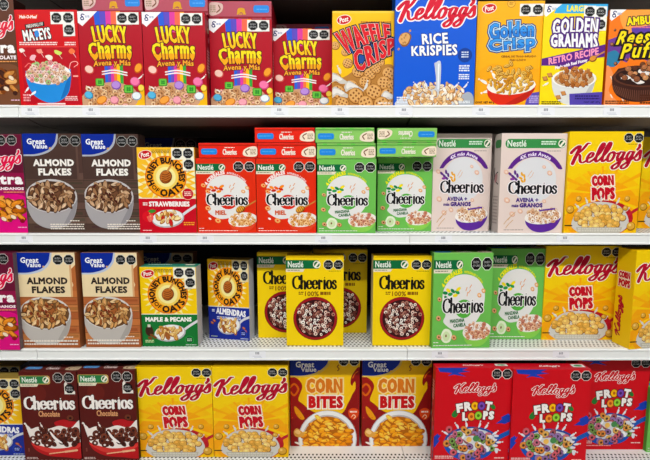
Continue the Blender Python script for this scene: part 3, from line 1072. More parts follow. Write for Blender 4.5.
    if kind == 'red':
        A.ell(50, 46.5, 6, None, '#e8c8a0')
        A.ell(50, 46.5, 5.5, None, '#c0142a')
        A.smallprint(46.5, 44, 53.5, 49, 3, '#f4d8d0', .55)
    else:
        A.ell(49, 79, 4.6, None, tone(band, 1.5))
        A.ell(49, 79, 4.1, None, tone(band, .85))
        A.smallprint(46.5, 77.5, 51.5, 81, 2, '#b8d0b8' if kind == 'green' else '#a8b8e8', .55)
    A.part('small_print')
    A.smallprint(45, 75 if kind == 'red' else 84, 56, 79 if kind == 'red' else 85.4, 2 if kind == 'red' else 1, '#f0a83c' if kind == 'red' else '#d0d8d0', .55)
    A.smallprint(3, 83 if kind != 'green' else 79, 12, 84.4 if kind != 'green' else 82.4, 1 if kind != 'green' else 2, '#e8c8c8' if kind == 'red' else '#c8d8a0')
    if kind == 'green':
        A.on('top')
        A.part('flap_print', None, 'flap')
        A.rect(0, 3, 58, 12, '#2f8c74')
        A.smallprint(5, 5, 30, 9, 1, '#e8efe4')
        A.rect(44, 4, 54, 9, '#e8e4d0')
        A.on('front')
    return A


def d_ringo(kind):
    bg, dk, acc, sub, sprig = {'red': ('#dc3420', '#b82818', '#f4e8e4', '#d0541c', ['#e85a1c', '#f08a28', '#c8241c']), 'green': ('#70bc58', '#56a044', '#f0e838', '#2c6c3c', ['#1c8440', '#f0dc20', '#2c9c50'])}[kind]
    A = Art(58.5, 75, 15, bg, dk, tone(bg, 1.02), 21)
    if kind == 'green':
        A = Art(58.5, 75, 15, bg, dk, '#8cc868', 21)
    nestle_band(A, 0, 5.4, 29.5, 12.6, (25.6, 9))
    seals(A, [(41.8, 8.4), (52.6, 8.4)], back=None, ringc='#e0e0d8')
    A.part('cloud_print')
    A.clipbox = (0, 0, 58.5, 75)
    A.curve([(9.5, 38), (11, 27), (19, 19), (30, 16.5), (42, 19), (50, 27), (51.5, 37), (48, 48), (40, 57), (28, 60.5), (20, 60), (11, 54), (13, 48)], '#e6e4e2')
    A.clipbox = None
    A.part('slogan_lettering')
    A.arctext('4 CEREALES', 30.5, 38, 22.6, 3.4, -PI / 2 - .58, .95, acc, bold=.4)
    A.arctext('INTEGRALES Y AVENA', 30.5, 38, 22.4, 1.8, -PI / 2 + .45, .9, acc, bold=.1, res=1)
    A.part('sprig_print')
    for i, (x, y, a) in enumerate(((12, 31, -.9), (15, 29, -.5), (17, 32, -1.1), (19.5, 29.5, -.4), (22, 33, -1.2), (24, 30.5, -.6), (13, 35, -.2), (25, 28, -1.5))):
        A.ell(x, y, 2.6, 1.4, sprig[i % 3], a + 1, 9)
    for x, y, a in ((33, 28, -1.2), (36, 30, -.9), (34, 32, -1.4), (37, 26, -1)):
        A.ribbon([(x - 1.4 * cos(a), y - 1.4 * sin(a)), (x + 1.4 * cos(a), y + 1.4 * sin(a))], .8, '#e0a070', smooth=1)
    for x, y in ((50, 29.5), (46, 33)):
        ring(A, x, y, 2, '#e8b078', '#c88040', '#f0e0cc', .5)
    A.part('name_lettering')
    A.ell(31, 43.6, 8.6, 7.4, {'red': '#d43224', 'green': '#58b044'}[kind])
    serif_word(A, 10, 34.6, 50.4, 47.6, '#141416', '#f0eeec', .75, .31)
    A.part('flavour_lettering')
    if kind == 'red':
        A.text('MIEL', 18, 52, 29, 56.6, sub, bold=.45)
    else:
        A.text('MANZANA', 17.5, 51.4, 32, 54.4, sub, bold=.3, rot=-.08)
        A.text('CANELA', 21, 55, 33.5, 58, sub, bold=.3, rot=-.08)
    A.part('bowl_print')
    A.scoop([(31, 62), (33, 69), (40, 73.4), (50, 73), (57, 67), (58.5, 60)], {'red': '#e04a30', 'green': '#8ccc58'}[kind])
    A.ell(45, 61.5, 14.5, 7.4, '#f0e8e0', -.1)
    pile(A, 45, 61, 12.4, 6.4, 2.9, 'ring', ['#e8b878', '#dca060', '#f0cc98', '#f4ece4'] if kind == 'red' else ['#dca480', '#c8806a', '#e8c0a0', '#f0e8e0'], '#b4642c' if kind == 'red' else '#a05a40')
    A.part('ingredient_print')
    if kind == 'red':
        A.ribbon([(47, 49), (59, 42)], 1.3, '#c88440', smooth=1)
        A.ell(43, 51, 4.8, 3.4, '#8a4c14', -.5)
        A.ell(42.6, 50.6, 4, 2.7, '#e0a040', -.5)
        for i in (-1, 0, 1):
            A.ribbon([(43 + i * 1.8 - 1, 49 + i * -.8), (43 + i * 1.8 + 1, 53 + i * -.8)], .5, '#7a3c10', smooth=1)
        for x, y, r in ((11, 50, 2.6), (20.5, 62.5, 2.8), (7, 27, 2.2), (11, 33, 2)):
            ring(A, x, y, r, '#f0b070', '#d87a2c', '#e8401c', .4)
        for x, y in ((12.5, 60.5), (16, 46)):
            A.ell(x, y, 1.6, 1, '#f4ece4', .6, 8)
    else:
        A.curve([(9, 64), (12, 59.6), (17, 60), (20, 64), (18, 69.6), (13, 70.6), (9.4, 68)], '#e8f0d4')
        A.curve([(10.6, 65), (13, 61.6), (16, 62), (18, 65), (16.4, 68.6), (12.8, 69)], '#d0e4b0')
        A.ell(14, 65, .8, 1.2, '#7a4a20', 0, 8)
        for x, y, r in ((6, 51, 2.4), (7, 66, 2.3), (22, 66.5, 2.4), (6.5, 36, 2.0)):
            ring(A, x, y, r, '#e0a878', '#a05a30', '#7a4020', .4)
    A.part('small_print')
    A.smallprint(1.5, 70, 7, 71, 1, '#f4ece8')
    A.smallprint(1.5, 72.4, 40, 73.4, 1, '#f4ece8')
    lying_top(A, '#2a86dc', '#f4ece0', '#f2e2cc', 'Cheerios', dk)
    return A


def d_ringo_white():
    A = Art(66, 99, 16, '#e4d2ca', '#c4b8b2', '#d8ccc6', 23)
    nestle_band(A, 4, 5.5, 65, 14.5, (61, 10), green='#3a8c4a', tab=False, rround=1, tabw=19)
    A.part('small_print')
    A.smallprint(40, 7.6, 55, 12, 2, '#d8ecd8', .6)
    A.smallprint(46, 17, 60, 18, 1, '#8a7a76')
    A.smallprint(6, 95.6, 26, 96.6, 1, '#8a7a76')
    A.part('cloud_print')
    A.ell(34.5, 46, 22.5, None, '#dddde0', n=32)
    A.part('arch_print')
    A.scoop([(35 + 30.4 * cos(q), 47.4 + 30.4 * sin(q)) for q in [PI + .42 + i * (PI - .84) / 10 for i in range(11)]] + [(35 + r * cos(q), 47.4 + r * sin(q)) for q, r in [(2 * PI - .5 - i * (PI - 1.0) / 10, 26.5 - 2.2 * sin(PI * i / 10)) for i in range(11)]], '#5c2486', 2)
    A.arctext('4X más Avena', 35, 47.4, 25.6, 3.4, -PI / 2, 1.2, '#f0e4f6', bold=.3, res=1)
    A.part('sprig_print')
    for i, (x, y, a) in enumerate(((10, 40, .7), (13, 42.5, .7), (16, 45, .7), (12.5, 45, 0), (15, 38.5, 1.4), (17.5, 41.5, 1.3))):
        A.ell(x, y, 2.5, 1.3, '#5c2a80' if i != 3 else '#8a3a9a', a, 9)
    for x, y, a in ((22, 40, 1.2), (24.5, 42, 1.2), (21, 44, .4), (25, 46, 1.6), (22.5, 47, .8)):
        A.ell(x, y, 2.2, 1.1, '#e8a82c', a, 9)
    for x, y, a in ((29, 41, -1), (31, 38, -.9), (31, 43, -.7), (33, 40, -1.2)):
        A.ribbon([(x - 1.6 * cos(a), y - 1.6 * sin(a)), (x + 1.6 * cos(a), y + 1.6 * sin(a))], .7, '#dcb8a0', smooth=1)
    for x, y, r in ((50, 39, 2.6), (6, 38, 2.4), (46, 67, 2), (8, 66, 3), (14, 80, 2.8), (22, 77, 2.6), (44, 33, 1.8)):
        ring(A, x, y, r, '#e8c0a8', '#d09a80', '#f0dcd0', .6)
    for x, y in ((6, 86), (10, 82), (8, 90)):
        A.ribbon([(x, y + 4), (x + 3, y), (x + 7, y - 4)], .8, '#d0a880')
    A.part('name_lettering')
    serif_word(A, 9, 46.5, 58.5, 60.5, '#16141a', '#f4eef0', .8, .31)
    A.part('flavour_lettering')
    A.text('AVENA +', 17, 63.6, 40, 68, '#4c2a80', bold=.5)
    A.text('más', 13, 69.8, 20, 73, '#4c2a80', bold=.3)
    A.text('GRANOS', 21, 68.8, 44.5, 73.4, '#4c2a80', bold=.6)
    A.part('bowl_print')
    A.scoop([(27, 84), (29, 91), (36, 97), (46, 98.4), (57, 95), (63, 87), (64.5, 80)], '#5c2c96')
    A.ell(45.6, 82.6, 19, 7.6, '#f2ece6', -.1)
    pile(A, 45.6, 81.6, 17, 7.4, 3.2, 'ring', ['#ecd4b8', '#e0bc98', '#f4e8dc', '#d8a884'], '#a8704c')
    A.ribbon([(42, 76.6), (50, 75.4), (57, 74.6)], 1.6, '#5c2c96')
    A.on('left')
    A.part('side_print')
    serif = [(3, 34), (3, 42), (8, 48), (12, 50)]
    A.ribbon(serif, 1.4, '#2a2428')
    A.ribbon([(2, 46), (6, 40), (11, 38)], 1.2, '#3a3438')
    A.smallprint(2, 62, 13, 92, 9, '#9a8e8a', .4)
    A.rrect(3, 6, 16.5, 14, 3, '#2f7a40')
    A.ell(7, 44, 3, 5, '#a8787a', .4)
    return A


def d_pops():
    A = Art(75, 102, 22, '#f8cc12', '#f2c818', '#c8a018', 25)
    cx, cy = 37, 62
    A.part('burst_print')
    A.ell(cx, cy + 14, 46, 38, '#f6bc14', n=28)
    A.ell(cx, cy + 18, 40, 32, '#f2a412', n=28)
    for i in range(22):
        a = i * 2 * PI / 22 + .1
        A.poly([(cx + 8 * cos(a - .03), cy + 8 * sin(a - .03)), (cx + 62 * cos(a - .05), cy + 62 * sin(a - .05)), (cx + 62 * cos(a + .04), cy + 62 * sin(a + .04)), (cx + 8 * cos(a + .03), cy + 8 * sin(a + .03))], '#f8c82c' if i % 2 else '#f2aa14')
    A.part('top_print')
    A.curve([(0, -1), (76, -1), (76, 34), (56, 38), (38, 34), (18, 40), (-1, 40)], '#f8ce14')
    seals(A, [(60, 6.4), (70.2, 6.4)], r=5, back=None, ringc='#e8e4c8')
    A.smallprint(60, 12.2, 71, 13.4, 1, '#a88a20')
    A.part('brand_logo')
    script_word(A, .4, 9, 74.8, 39, '#b0142e', '#f8f0e2', w=.29, grow=.75)
    A.part('name_lettering')
    a = quadwarp((25.5, 44.5), (46.5, 44), (47.5, 52.4), (26.5, 53.6))
    b = quadwarp((26.5, 56.4), (48.5, 56), (49.5, 66.6), (27.5, 68))
    for st, w in (('CORN', a), ('POPS', b)):
        A.text(st, 0, 0, 1, 1, '#c01a28', bold=1.55, outs=[(1.0, '#f6e8d8')], warp=w)
    A.part('bowl_print')
    A.ell(40, 87, 30.5, 18.5, '#b42028', n=28)
    A.ribbon([(63, 86), (70, 80), (77, 76)], 3, '#b82430')
    A.curve([(7, 92), (12, 80), (20, 73), (34, 70), (50, 72), (60, 78), (66, 88), (64, 97), (52, 103), (22, 103), (10, 98)], '#cfccc6')
    for x, y, a in ((14, 77, -2.3), (22, 72, -1.9), (36, 70, -1.6), (52, 72, -1.1), (61, 80, -.7)):
        splash(A, x, y, 5, a, '#d8d6d0', 2.2)
    pile(A, 37, 85.5, 25, 14, 5.6, 'ball', ['#e4b868', '#dca850', '#ecc880', '#d49c44'], '#80500f', step=.92, jit=.3)
    A.poly([(12, 96), (60, 96), (58, 101.4), (14, 101.4)], '#b8b2a4')
    A.smallprint(14, 97, 58, 101, 2, '#d8d4c8')
    A.part('float_print')
    for x, y, r in ((13, 67, 2.8), (5, 78, 4), (63, 67, 2.8), (62, 76.6, 2.6), (69, 95, 4.4)):
        A.ell(x, y, r * 1.05, None, '#9a6a1c', n=12)
        A.ell(x - .3, y - .4, r * .92, r * .85, '#d8a444', n=12)
        A.ell(x - r * .3, y - r * .35, r * .35, None, '#ecc878', n=8)
    A.rect(0, 93.6, 8, 94.8, '#4a3a10')
    A.on('left')
    A.part('side_logo')
    for st in SCRIPT:
        P = [(11 - (p[1] + .3) * 3.1 - 1.2, 94 - (p[0] + .25 * p[1]) * 7.6) for p in st]
        A.ribbon(P, 1.7, '#b0142e', nib=.8, smooth=3)
    A.part('side_name')
    A.text('CORN', 3, 24, 17, 31, '#c01a28', bold=.9, outs=[(.6, '#f6e8d8')])
    A.text('POPS', 3.4, 32, 17.6, 40, '#c01a28', bold=.9, outs=[(.6, '#f6e8d8')])
    return A


def d_ringo_yellow():
    A = Art(58, 90, 18, '#f8d212', '#c8b890', '#d8b420', 27)
    nestle_band(A, 0, 4, 35, 12.6, (31, 8.3))
    seals(A, [(42.6, 8.6), (52.6, 8.6)], r=5, back=None, ringc='#e8e4c0')
    A.smallprint(43, 14.6, 55, 15.6, 1, '#9a8420')
    A.part('name_lettering')
    serif_word(A, 6.5, 18.6, 51, 33.8, '#16120c', None, wt=.33)
    A.part('flavour_lettering')
    A.smallprint(12.6, 35.4, 17.6, 39, 2, '#8a5a14', .6)
    A.text('100%', 19, 35, 33, 39.8, '#8a5a14', bold=.3)
    A.smallprint(34.4, 35.4, 44.8, 39, 1, '#8a5a14', .9)
    A.part('bowl_print')
    A.ell(29.4, 62.4, 22.4, 22, '#6c1418', n=36)
    A.ell(29.4, 62.2, 22, 21.6, '#981e22', n=36)
    A.ell(29.4, 62.6, 19.6, 19.2, '#341014', n=32)
    pile(A, 29.4, 62.4, 18, 17.6, 2.5, 'ring', ['#f4e6d8', '#e4cabc', '#fbf2ea', '#b07868', '#7a3c34'], '#3a1214', step=1.22, jit=.45)
    A.part('flap_edge')
    A.rect(0, 0, 58, 1.2, '#d8b020')
    return A


def d_ringo_choc():
    A = Art(59, 91, 17, '#561612', '#3c100e', '#5a2420', 29)
    A.part('background_print')
    A.ell(18, 22, 9, 9, '#641c16')
    A.ell(46, 26, 6, 6, '#621a14')
    nestle_band(A, 1, 4.4, 31, 12, (27.6, 8.2), gold='#c8a45c', green='#2c7a44')
    seals(A, [(40, 6), (51, 6)], back=None, ringc='#d8d4cc')
    A.part('seal_panel')
    A.poly([(47.5, 10), (46, 12), (45.8, 22.6), (56.6, 22.6), (56.6, 20)], '#e8e4dc')
    A.part('warning_seal')
    A.ell(51.2, 17, 5, None, '#0c0c0c', n=8, a0=PI / 8)
    A.text('SODIO', 47.6, 17.4, 54.8, 19.4, '#e6e6e6', res=1)
    A.text('EXCESO', 48.4, 15, 54, 16.6, '#e6e6e6', res=1)
    A.part('name_lettering')
    serif_word(A, 3.6, 24.4, 55.6, 39, '#f4efea', '#3a0c0a', .5, .34)
    A.part('flavour_lettering')
    A.text('Chocolate', 17.5, 39.6, 39.5, 45.6, '#dca070', bold=.3)
    A.part('splash_print')
    A.curve([(33, 52), (42, 48.6), (50, 50), (59, 52), (59, 58), (40, 58)], '#b01c22')
    A.curve([(3, 52), (8, 58), (16, 56), (26, 58), (38, 55), (50, 57), (60, 50), (60, 78), (50, 84), (30, 82), (14, 78), (8, 70)], '#efe6e0')
    splash(A, 8, 62, 9, -2.1, '#efe6e0', 3)
    splash(A, 20, 58, 5, -1.8, '#efe6e0', 1.8)
    A.curve([(8, 72), (20, 79), (34, 80), (48, 78), (60, 72), (60, 88), (42, 87.6), (24, 86), (12, 80)], '#b41c20')
    A.curve([(8, 74), (22, 82), (36, 83), (50, 81), (60, 75), (60, 72.6), (46, 77.4), (30, 78.4), (16, 75.4)], '#d03a34')
    for i in range(9):
        A.ribbon([(26 + i * 3.3, 84 - i * .42), (28.4 + i * 3.3, 83.7 - i * .42)], 2.0 if i > 4 else 1.2, '#e8b48c', smooth=1)
    A.part('cereal_print')
    pile(A, 36, 66, 25, 9.5, 4.6, 'ring', ['#5a2416', '#6c3020', '#48180e', '#7c3c28'], '#2c0c06', step=1.08)
    ring(A, 50, 47, 3.6, '#6c3422', '#2c0c06', '#200806')
    for x, y in ((10, 68), (16, 64), (14, 73), (24, 75)):
        ring(A, x, y, 3, '#5a2416', '#2c0c06', '#efe6e0')
    A.ribbon([(28, 61), (33, 68), (40, 73)], 2.6, '#f4eeea', taper=True)
    A.part('small_print')
    A.smallprint(2, 87.6, 14, 90, 2, '#d8c0b8', .5)
    A.smallprint(4, 78, 6, 84, 1, '#7a3a30')
    lying_top(A, '#5a8cc0', '#e0c8c0', '#c8b090', 'Cheerios', '#7a3a34')
    return A


def d_bites():
    A = Art(69, 90, 20, '#f2c01c', '#c8581c', '#c89a18', 31)
    A.part('swirl_print')
    A.curve([(-1, 42), (10, 46), (20, 54), (32, 58), (50, 58), (58, 46), (63, 36), (70, 30), (70, 91), (-1, 91)], '#8c1818')
    A.curve([(-1, 24), (6, 22), (12, 30), (8, 44), (16, 52), (8, 60), (-1, 60)], '#9c1c1a')
    A.curve([(70, 14), (62, 18), (60, 28), (66, 34), (58, 48), (54, 60), (70, 64)], '#8c1818')
    A.ribbon([(-1, 32), (4, 28), (8, 33), (4, 39), (0, 36)], 2, '#d8641c')
    A.ribbon([(56, 40), (62, 34), (64, 26)], 4, '#f0bc2c', taper=True)
    A.curve([(4, 50), (9, 54), (14, 62), (10, 63), (5, 57)], '#e89a24')
    A.ribbon([(47, 15), (48.4, 13), (46.6, 11), (48, 9.4)], .9, '#8c3a14')
    A.ribbon([(62, 22), (64, 18), (67, 15.6)], 1, '#d8641c')
    for i in range(14):
        A.ell(A.R.uniform(1, 68), A.R.uniform(58, 88), .6, .5, '#d85a20', 0, 6)
    gv_logo(A, spline([(0, 0), (20, -.3), (39, 0)], 4) + spline([(39, 0), (36, 9), (27, 16), (14, 19.6), (0, 19.6)], 5), '#d8b858', 5.5, 6, 1.02)
    seals(A, [(53, 5.4), (63.4, 5.4)], back=None, ringc='#e8e0c0', r=5)
    A.part('name_lettering')
    A.text('CORN', 16, 22.4, 52, 36.8, '#d8782a', bold=1.7, outs=[(1.3, '#f4d890')])
    A.text('BITES', 18, 39.5, 52.5, 52, '#c81e20', bold=1.6, outs=[(1.3, '#f6ecdc')])
    A.part('bowl_print')
    A.ell(37, 83, 29.5, 29, '#c4c4c8', n=36)
    A.ell(37, 82.6, 28.6, 28, '#eeeeee', n=36)
    A.ell(37, 83.6, 25.6, 25.2, '#c4c0bc', n=32)
    A.ell(37, 84, 24.6, 24, '#b4681c', n=32)
    pile(A, 37, 82, 23, 22, 4.8, 'curl', ['#f6b03c', '#ee9c2e', '#f8c458', '#e48c24'], '#b8620f', step=.9)
    A.part('float_print')
    A.curve([(3, 76), (6, 72), (11, 75), (14, 78), (10, 81), (5, 80)], '#e0a450')
    A.curve([(4, 75.6), (7, 73.4), (10, 76), (8, 78)], '#f2c884')
    splash(A, 4, 86, 6, .4, '#f0e8e0', 2)
    A.part('round_badge')
    A.curve([(58, 54), (63, 51.6), (68, 54), (67.4, 60), (63, 63.4), (58.6, 60)], '#dc4a24')
    A.smallprint(59.4, 54.6, 66.4, 57, 1, '#f6e0d0')
    A.ribbon([(61, 60.6), (63, 58.4), (65, 60), (63.4, 62)], .8, '#f6d8b0')
    return A


def d_loops():
    A = Art(75, 97, 22, '#cc1024', '#b8101e', '#c01c28', 33)
    A.part('brush_print')
    B = '#1c3cac'
    A.poly([(2, 0), (32, 0), (26, 2.4), (34, 3.6), (22, 5), (30, 8.6), (18, 6.6), (12, 8), (16, 5), (4, 4)], B)
    A.poly([(61, 55), (67, 50.5), (66, 48.6), (73, 45), (75, 47), (75, 53), (70, 55.4), (66, 54.6)], B)
    A.poly([(0, 68), (4, 65), (5, 67), (7.4, 66), (4, 71), (6, 72), (1, 79), (0, 78)], B)
    seals(A, [(60, 6), (70, 6)], r=5, back=None, ringc='#e4dcd8')
    A.part('brand_logo')
    script_word(A, 18, 13.6, 60, 28, '#c40e22', '#f6f0ee', w=.27, grow=.5)
    A.part('leaf_print')
    A.curve([(17, 47), (19, 42.6), (23, 40.6), (23.4, 45), (20.6, 49)], '#2c7a34')
    A.curve([(55, 38), (57, 35), (60, 39), (58, 41)], '#2c7a34')
    A.part('name_lettering')
    for st, x0, y0, x1, y1, a in (('F', 21.5, 35, 28, 44, -.16), ('R', 29, 33.4, 36.5, 42.4, -.1), ('T', 49.5, 33, 56.5, 42, .14), ('L', 27.5, 43.6, 33, 52, -.04), ('P', 48, 42.4, 53, 51, .04), ('S', 53.5, 42.4, 59, 51, .08)):
        A.text(st, x0, y0, x1, y1, '#f6f2ee', bold=1.25, outs=[(.8, '#5c0a14')], rot=a)
    for x, y, c, e in ((39.6, 37.4, '#f0a428', '#b86410'), (46.2, 37.4, '#6a3c9c', '#402068'), (36.6, 48, '#f08a34', '#b85014'), (43.4, 47, '#8cbc3c', '#4c7c1c')):
        A.ell(x, y, 4.3, 4.7, '#5c0a14', n=16)
        A.ell(x, y, 3.6, 4.1, c, n=16)
        A.ell(x, y, 2.9, 3.3, tone(c, 1.14), n=14)
        A.ell(x, y, 1.5, 1.6, e, n=10)
    A.part('bowl_print')
    A.ribbon([(61, 71), (68, 67), (77, 62.5)], 4.6, '#1c56b0')
    A.curve([(10, 72), (14, 84), (26, 91), (42, 91.4), (54, 88), (62, 78), (64, 70), (50, 62), (24, 62)], '#1a50b0')
    A.ell(37, 72, 26.5, 14, '#2a4a9a', -.02)
    A.ell(37, 73, 24.5, 13, '#c8ccd4', -.02)
    for x, y, a in ((24, 60, -2.1), (32, 59, -1.7), (44, 59, -1.3), (50, 60, -1.0), (58, 66, -.6), (62, 74, -.1), (60, 80, .3), (14, 66, -2.6)):
        splash(A, x, y, 5.5, a, '#e4e4ea', 2.2)
    A.curve([(26, 68), (34, 60), (46, 61), (54, 68), (60, 78), (52, 84), (40, 80), (32, 82)], '#d8dade')
    pal = ['#d0606c', '#8a6498', '#dc8c44', '#7a9c50', '#c46a80', '#a8545c', '#9474a8', '#dcac5c']
    for k, (x, y) in enumerate(((15, 61), (19, 69), (13, 75), (25, 66), (22, 76), (30, 80), (28, 88), (38, 85), (44, 88), (50, 83), (55, 74), (48, 72), (54, 67), (41, 62), (46, 66), (33, 72), (20, 84), (36, 78), (30, 61), (58, 80), (26, 72), (47, 79), (40, 66), (34, 64))):
        ring(A, x, y, 3.5, pal[k % 8], tone(pal[k % 8], .55), tone(pal[k % 8], .35), A.R.uniform(0, PI), A.R.uniform(.75, 1), 12)
    for k in range(26):
        q = k * 2.4
        rr = 8 + (k % 7) * 2.4
        x, y = 36 + rr * cos(q) * 1.05, 76 + rr * sin(q) * .62
        ring(A, x, y, 3.2, pal[(k * 3) % 8], tone(pal[(k * 3) % 8], .5), tone(pal[(k * 3) % 8], .35), A.R.uniform(0, PI), A.R.uniform(.7, 1), 12)
    for k in range(7):
        A.blob(58 + A.R.uniform(-4, 5), 76 + A.R.uniform(-9, 9), 2.6, 1.4, '#dcdce2', A.R.uniform(0, 3), 8, .3)
    A.blob(36, 71, 6.5, 4, '#d4d6da', .2, 10, .2)
    A.ell(35, 71, 2.8, None, '#f0c060', n=10)
    A.ell(42, 70, 3.2, None, '#4a8a50', n=10)
    for x, y, a in ((28, 70, -1), (44, 74, .4), (52, 78, 1)):
        splash(A, x, y, 4, a, '#f2f2f4', 2)
    A.part('small_print')
    A.smallprint(1.4, 87.4, 20, 91, 2, '#f0c8c4', .55)
    A.smallprint(61, 89, 71, 90.8, 1, '#f0c8c4')
    A.smallprint(1.4, 92, 40, 93.6, 1, '#e8a0a0')
    A.on('top')
    A.part('flap_print', None, 'flap')
    A.text("Kellogg's", 28, 8, 48, 15, '#f4e8e4', bold=.3, shear=.25)
    A.rect(60, 5, 72, 15, '#d8d4d0')
    A.ell(66, 10, 4, 3, '#3a8a4a')
    A.on('left')
    A.part('side_print')
    for i in range(8):
        ring(A, A.R.uniform(4, 18), 40 + i * 7, 2.6, A.R.choice(pal), '#7a1020', '#a01828')
    A.smallprint(5, 14, 17, 34, 7, '#e8a8a8', .5)
    return A


def d_extra(kind):
    bg, low, word = {'pink': ('#641430', '#d8187c', 'ARÁNDANOS'), 'brown': ('#5e3626', '#74482e', 'CHOCOLATE')}[kind]
    A = Art(62, 98, 17, bg, '#6a5a5c' if kind == 'pink' else '#2a1c18', bg, 35)
    A.part('gradient_band')
    A.curve([(-1, 58), (30, 54), (63, 57), (63, 99), (-1, 99)], tone(low, .8))
    A.curve([(-1, 64), (30, 60), (63, 63), (63, 99), (-1, 99)], low)
    if kind == 'pink':
        A.rect(0, 38, 62, 50, '#8c1844')
    seals(A, [(41, 6), (52, 6)], back=None, ringc='#c8c4c0')
    A.part('brand_logo')
    script_word(A, 2, 13, 60.6, 37, '#e01c4c' if kind == 'pink' else '#e02c44', '#f4e8ea', w=.26, grow=.7)
    A.part('name_lettering')
    A.text('Extra', 18, 39, 60.5, 49.5, '#f8f2f2', bold=1.2)
    A.part('flavour_lettering')
    A.text(word, 26, 51.5, 61, 55, '#f4e8ea', bold=.4)
    A.smallprint(40, 56.6, 61, 58, 1, '#f0a060')
    A.part('cereal_print')
    pile(A, 42, 73, 18, 11, 7, 'curl', ['#e08a30', '#d07820', '#eca04c', '#b86418'] if kind == 'pink' else ['#c08040', '#8a4c24', '#3a1c12', '#e0a868'], '#7a3c0c', step=.85)
    for x, y in ((48, 82), (38, 84), (54, 72)):
        A.ell(x, y, 3.6, 2.2, '#8a4c24', .5, 10)
        A.ell(x, y, 3.1, 1.8, '#f0dcc0', .5, 10)
    A.ell(57, 86, 2.6, 2.2, '#8a1424' if kind == 'pink' else '#3a1810', n=10)
    A.part('small_print')
    A.smallprint(52, 92, 61, 93.4, 1, '#f0c0d8')
    return A


# ------------------------------------------------------------------ building cartons
def tagit(o, label, cat, group=None):
    o['label'] = label
    o['category'] = cat
    if group:
        o['group'] = group


def mesh_obj(name, vs, fs, mats, idx=None, parent=None):
    me = bpy.data.meshes.new(name)
    me.from_pydata(vs, [], fs)
    for m in mats:
        me.materials.append(m)
    if idx:
        me.polygons.foreach_set('material_index', idx)
    me.update()
    o = bpy.data.objects.new(name, me)
    COL.objects.link(o)
    if parent:
        o.parent = parent
    return o


def box_bm(x0, x1, y0, y1, z0, z1, bev=0.0):
    bm = bmesh.new()
    v = [bm.verts.new((x, y, z)) for x in (x0, x1) for y in (y0, y1) for z in (z0, z1)]
    for f in ((0, 1, 3, 2), (4, 6, 7, 5), (0, 4, 5, 1), (2, 3, 7, 6), (0, 2, 6, 4), (1, 5, 7, 3)):
        bm.faces.new([v[i] for i in f])
    bmesh.ops.recalc_face_normals(bm, faces=bm.faces)
    if bev:
        bmesh.ops.bevel(bm, geom=list(bm.edges), offset=bev, segments=2, affect='EDGES', profile=.6)
    return bm


def bm_obj(name, bm, mats, parent=None, pick=None):
    me = bpy.data.meshes.new(name)
    if pick:
        for f in bm.faces:
            f.material_index = pick(f)
    bm.to_mesh(me)
    bm.free()
    for m in mats:
        me.materials.append(m)
    o = bpy.data.objects.new(name, me)
    COL.objects.link(o)
    if parent:
        o.parent = parent
    return o


LIFT = 0.00012


def build(A):
    root = bpy.data.objects.new('cereal_box', None)
    root.empty_display_size = .05
    COL.objects.link(root)
    W, H, D = A.W, A.H, A.D
    f, s, t = A.cols
    bm = box_bm(-W / 2, W / 2, -D / 2, D / 2, 0, H - .0006, .0009)
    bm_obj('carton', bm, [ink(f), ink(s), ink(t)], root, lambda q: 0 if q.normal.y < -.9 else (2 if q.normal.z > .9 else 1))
    # the glued outer flap, a hair above the end of the carton, with its tuck slit
    bm = box_bm(-W / 2 + .001, W / 2 - .001, -D / 2 + .0012, D / 2 - .004, H - .0008, H, .0002)
    flap = bm_obj('top_flap', bm, [ink(t), ink(tone(t, .7))], root, lambda q: 1 if q.normal.y > .9 else 0)
    made = {}
    for pi, (name, lab, plane, polys, fr, par) in enumerate(A.parts):
        if not polys:
            continue
        P = root if par is None else (flap if par == 'flap' else made.get(par, root))
        for cl in clusters(polys, W / A.w):
            vs, fs, idx, mats, mi = [], [], [], [], {}
            for pts, col, k in cl:
                if col not in mi:
                    mi[col] = len(mats)
                    mats.append(ink(col))
                e = LIFT + k * DZ
                b = len(vs)
                for x, y in pts:
                    if plane == 'front':
                        vs.append(((x / A.w - .5) * W, -D / 2 - e, H - y / A.h * H))
                    elif plane == 'top':
                        vs.append(((x / A.w - .5) * W, D / 2 - y / A.d * D, H + e))
                    elif plane == 'left':
                        vs.append((-W / 2 - e, D / 2 - x / A.d * D, H - y / A.h * H))
                    else:
                        vs.append((W / 2 + e, -D / 2 + x / A.d * D, H - y / A.h * H))
                fs.append(list(range(b, b + len(pts))))
                idx.append(mi[col])
            o = mesh_obj(name, vs, fs, mats, idx, P)
            made.setdefault(pi, o)
    return root


def clusters(polys, k):
    """Prints that lie well apart become parts of their own."""
    n = len(polys)
    if n < 2:
        return [polys]
    lo = np.array([[min(p[0] for p in q[0]), min(p[1] for p in q[0])] for q in polys]) * k
    hi = np.array([[max(p[0] for p in q[0]), max(p[1] for p in q[0])] for q in polys]) * k
    size = (hi - lo).max(axis=1)
    lab = -np.ones(n, int)
    c = 0
    for i in range(n):
        if lab[i] >= 0:
            continue
        lab[i] = c
        st = [i]
        while st:
            j = st.pop()
            gap = np.maximum(0, np.maximum(lo[j] - hi, lo - hi[j]))
            near = np.sqrt((gap ** 2).sum(axis=1)) <= np.maximum(.018, .45 * np.maximum(size[j], size))
            for q in np.nonzero(near & (lab < 0))[0]:
                lab[q] = c
                st.append(int(q))
        c += 1
    return [[polys[i] for i in range(n) if lab[i] == g] for g in range(c)]


def copy_box(r):
    c = r.copy()
    COL.objects.link(c)
    for ch in r.children:
        d = ch.copy()
        COL.objects.link(d)
        d.parent = c
        for g in ch.children:
            q = g.copy()
            COL.objects.link(q)
            q.parent = d
    return c


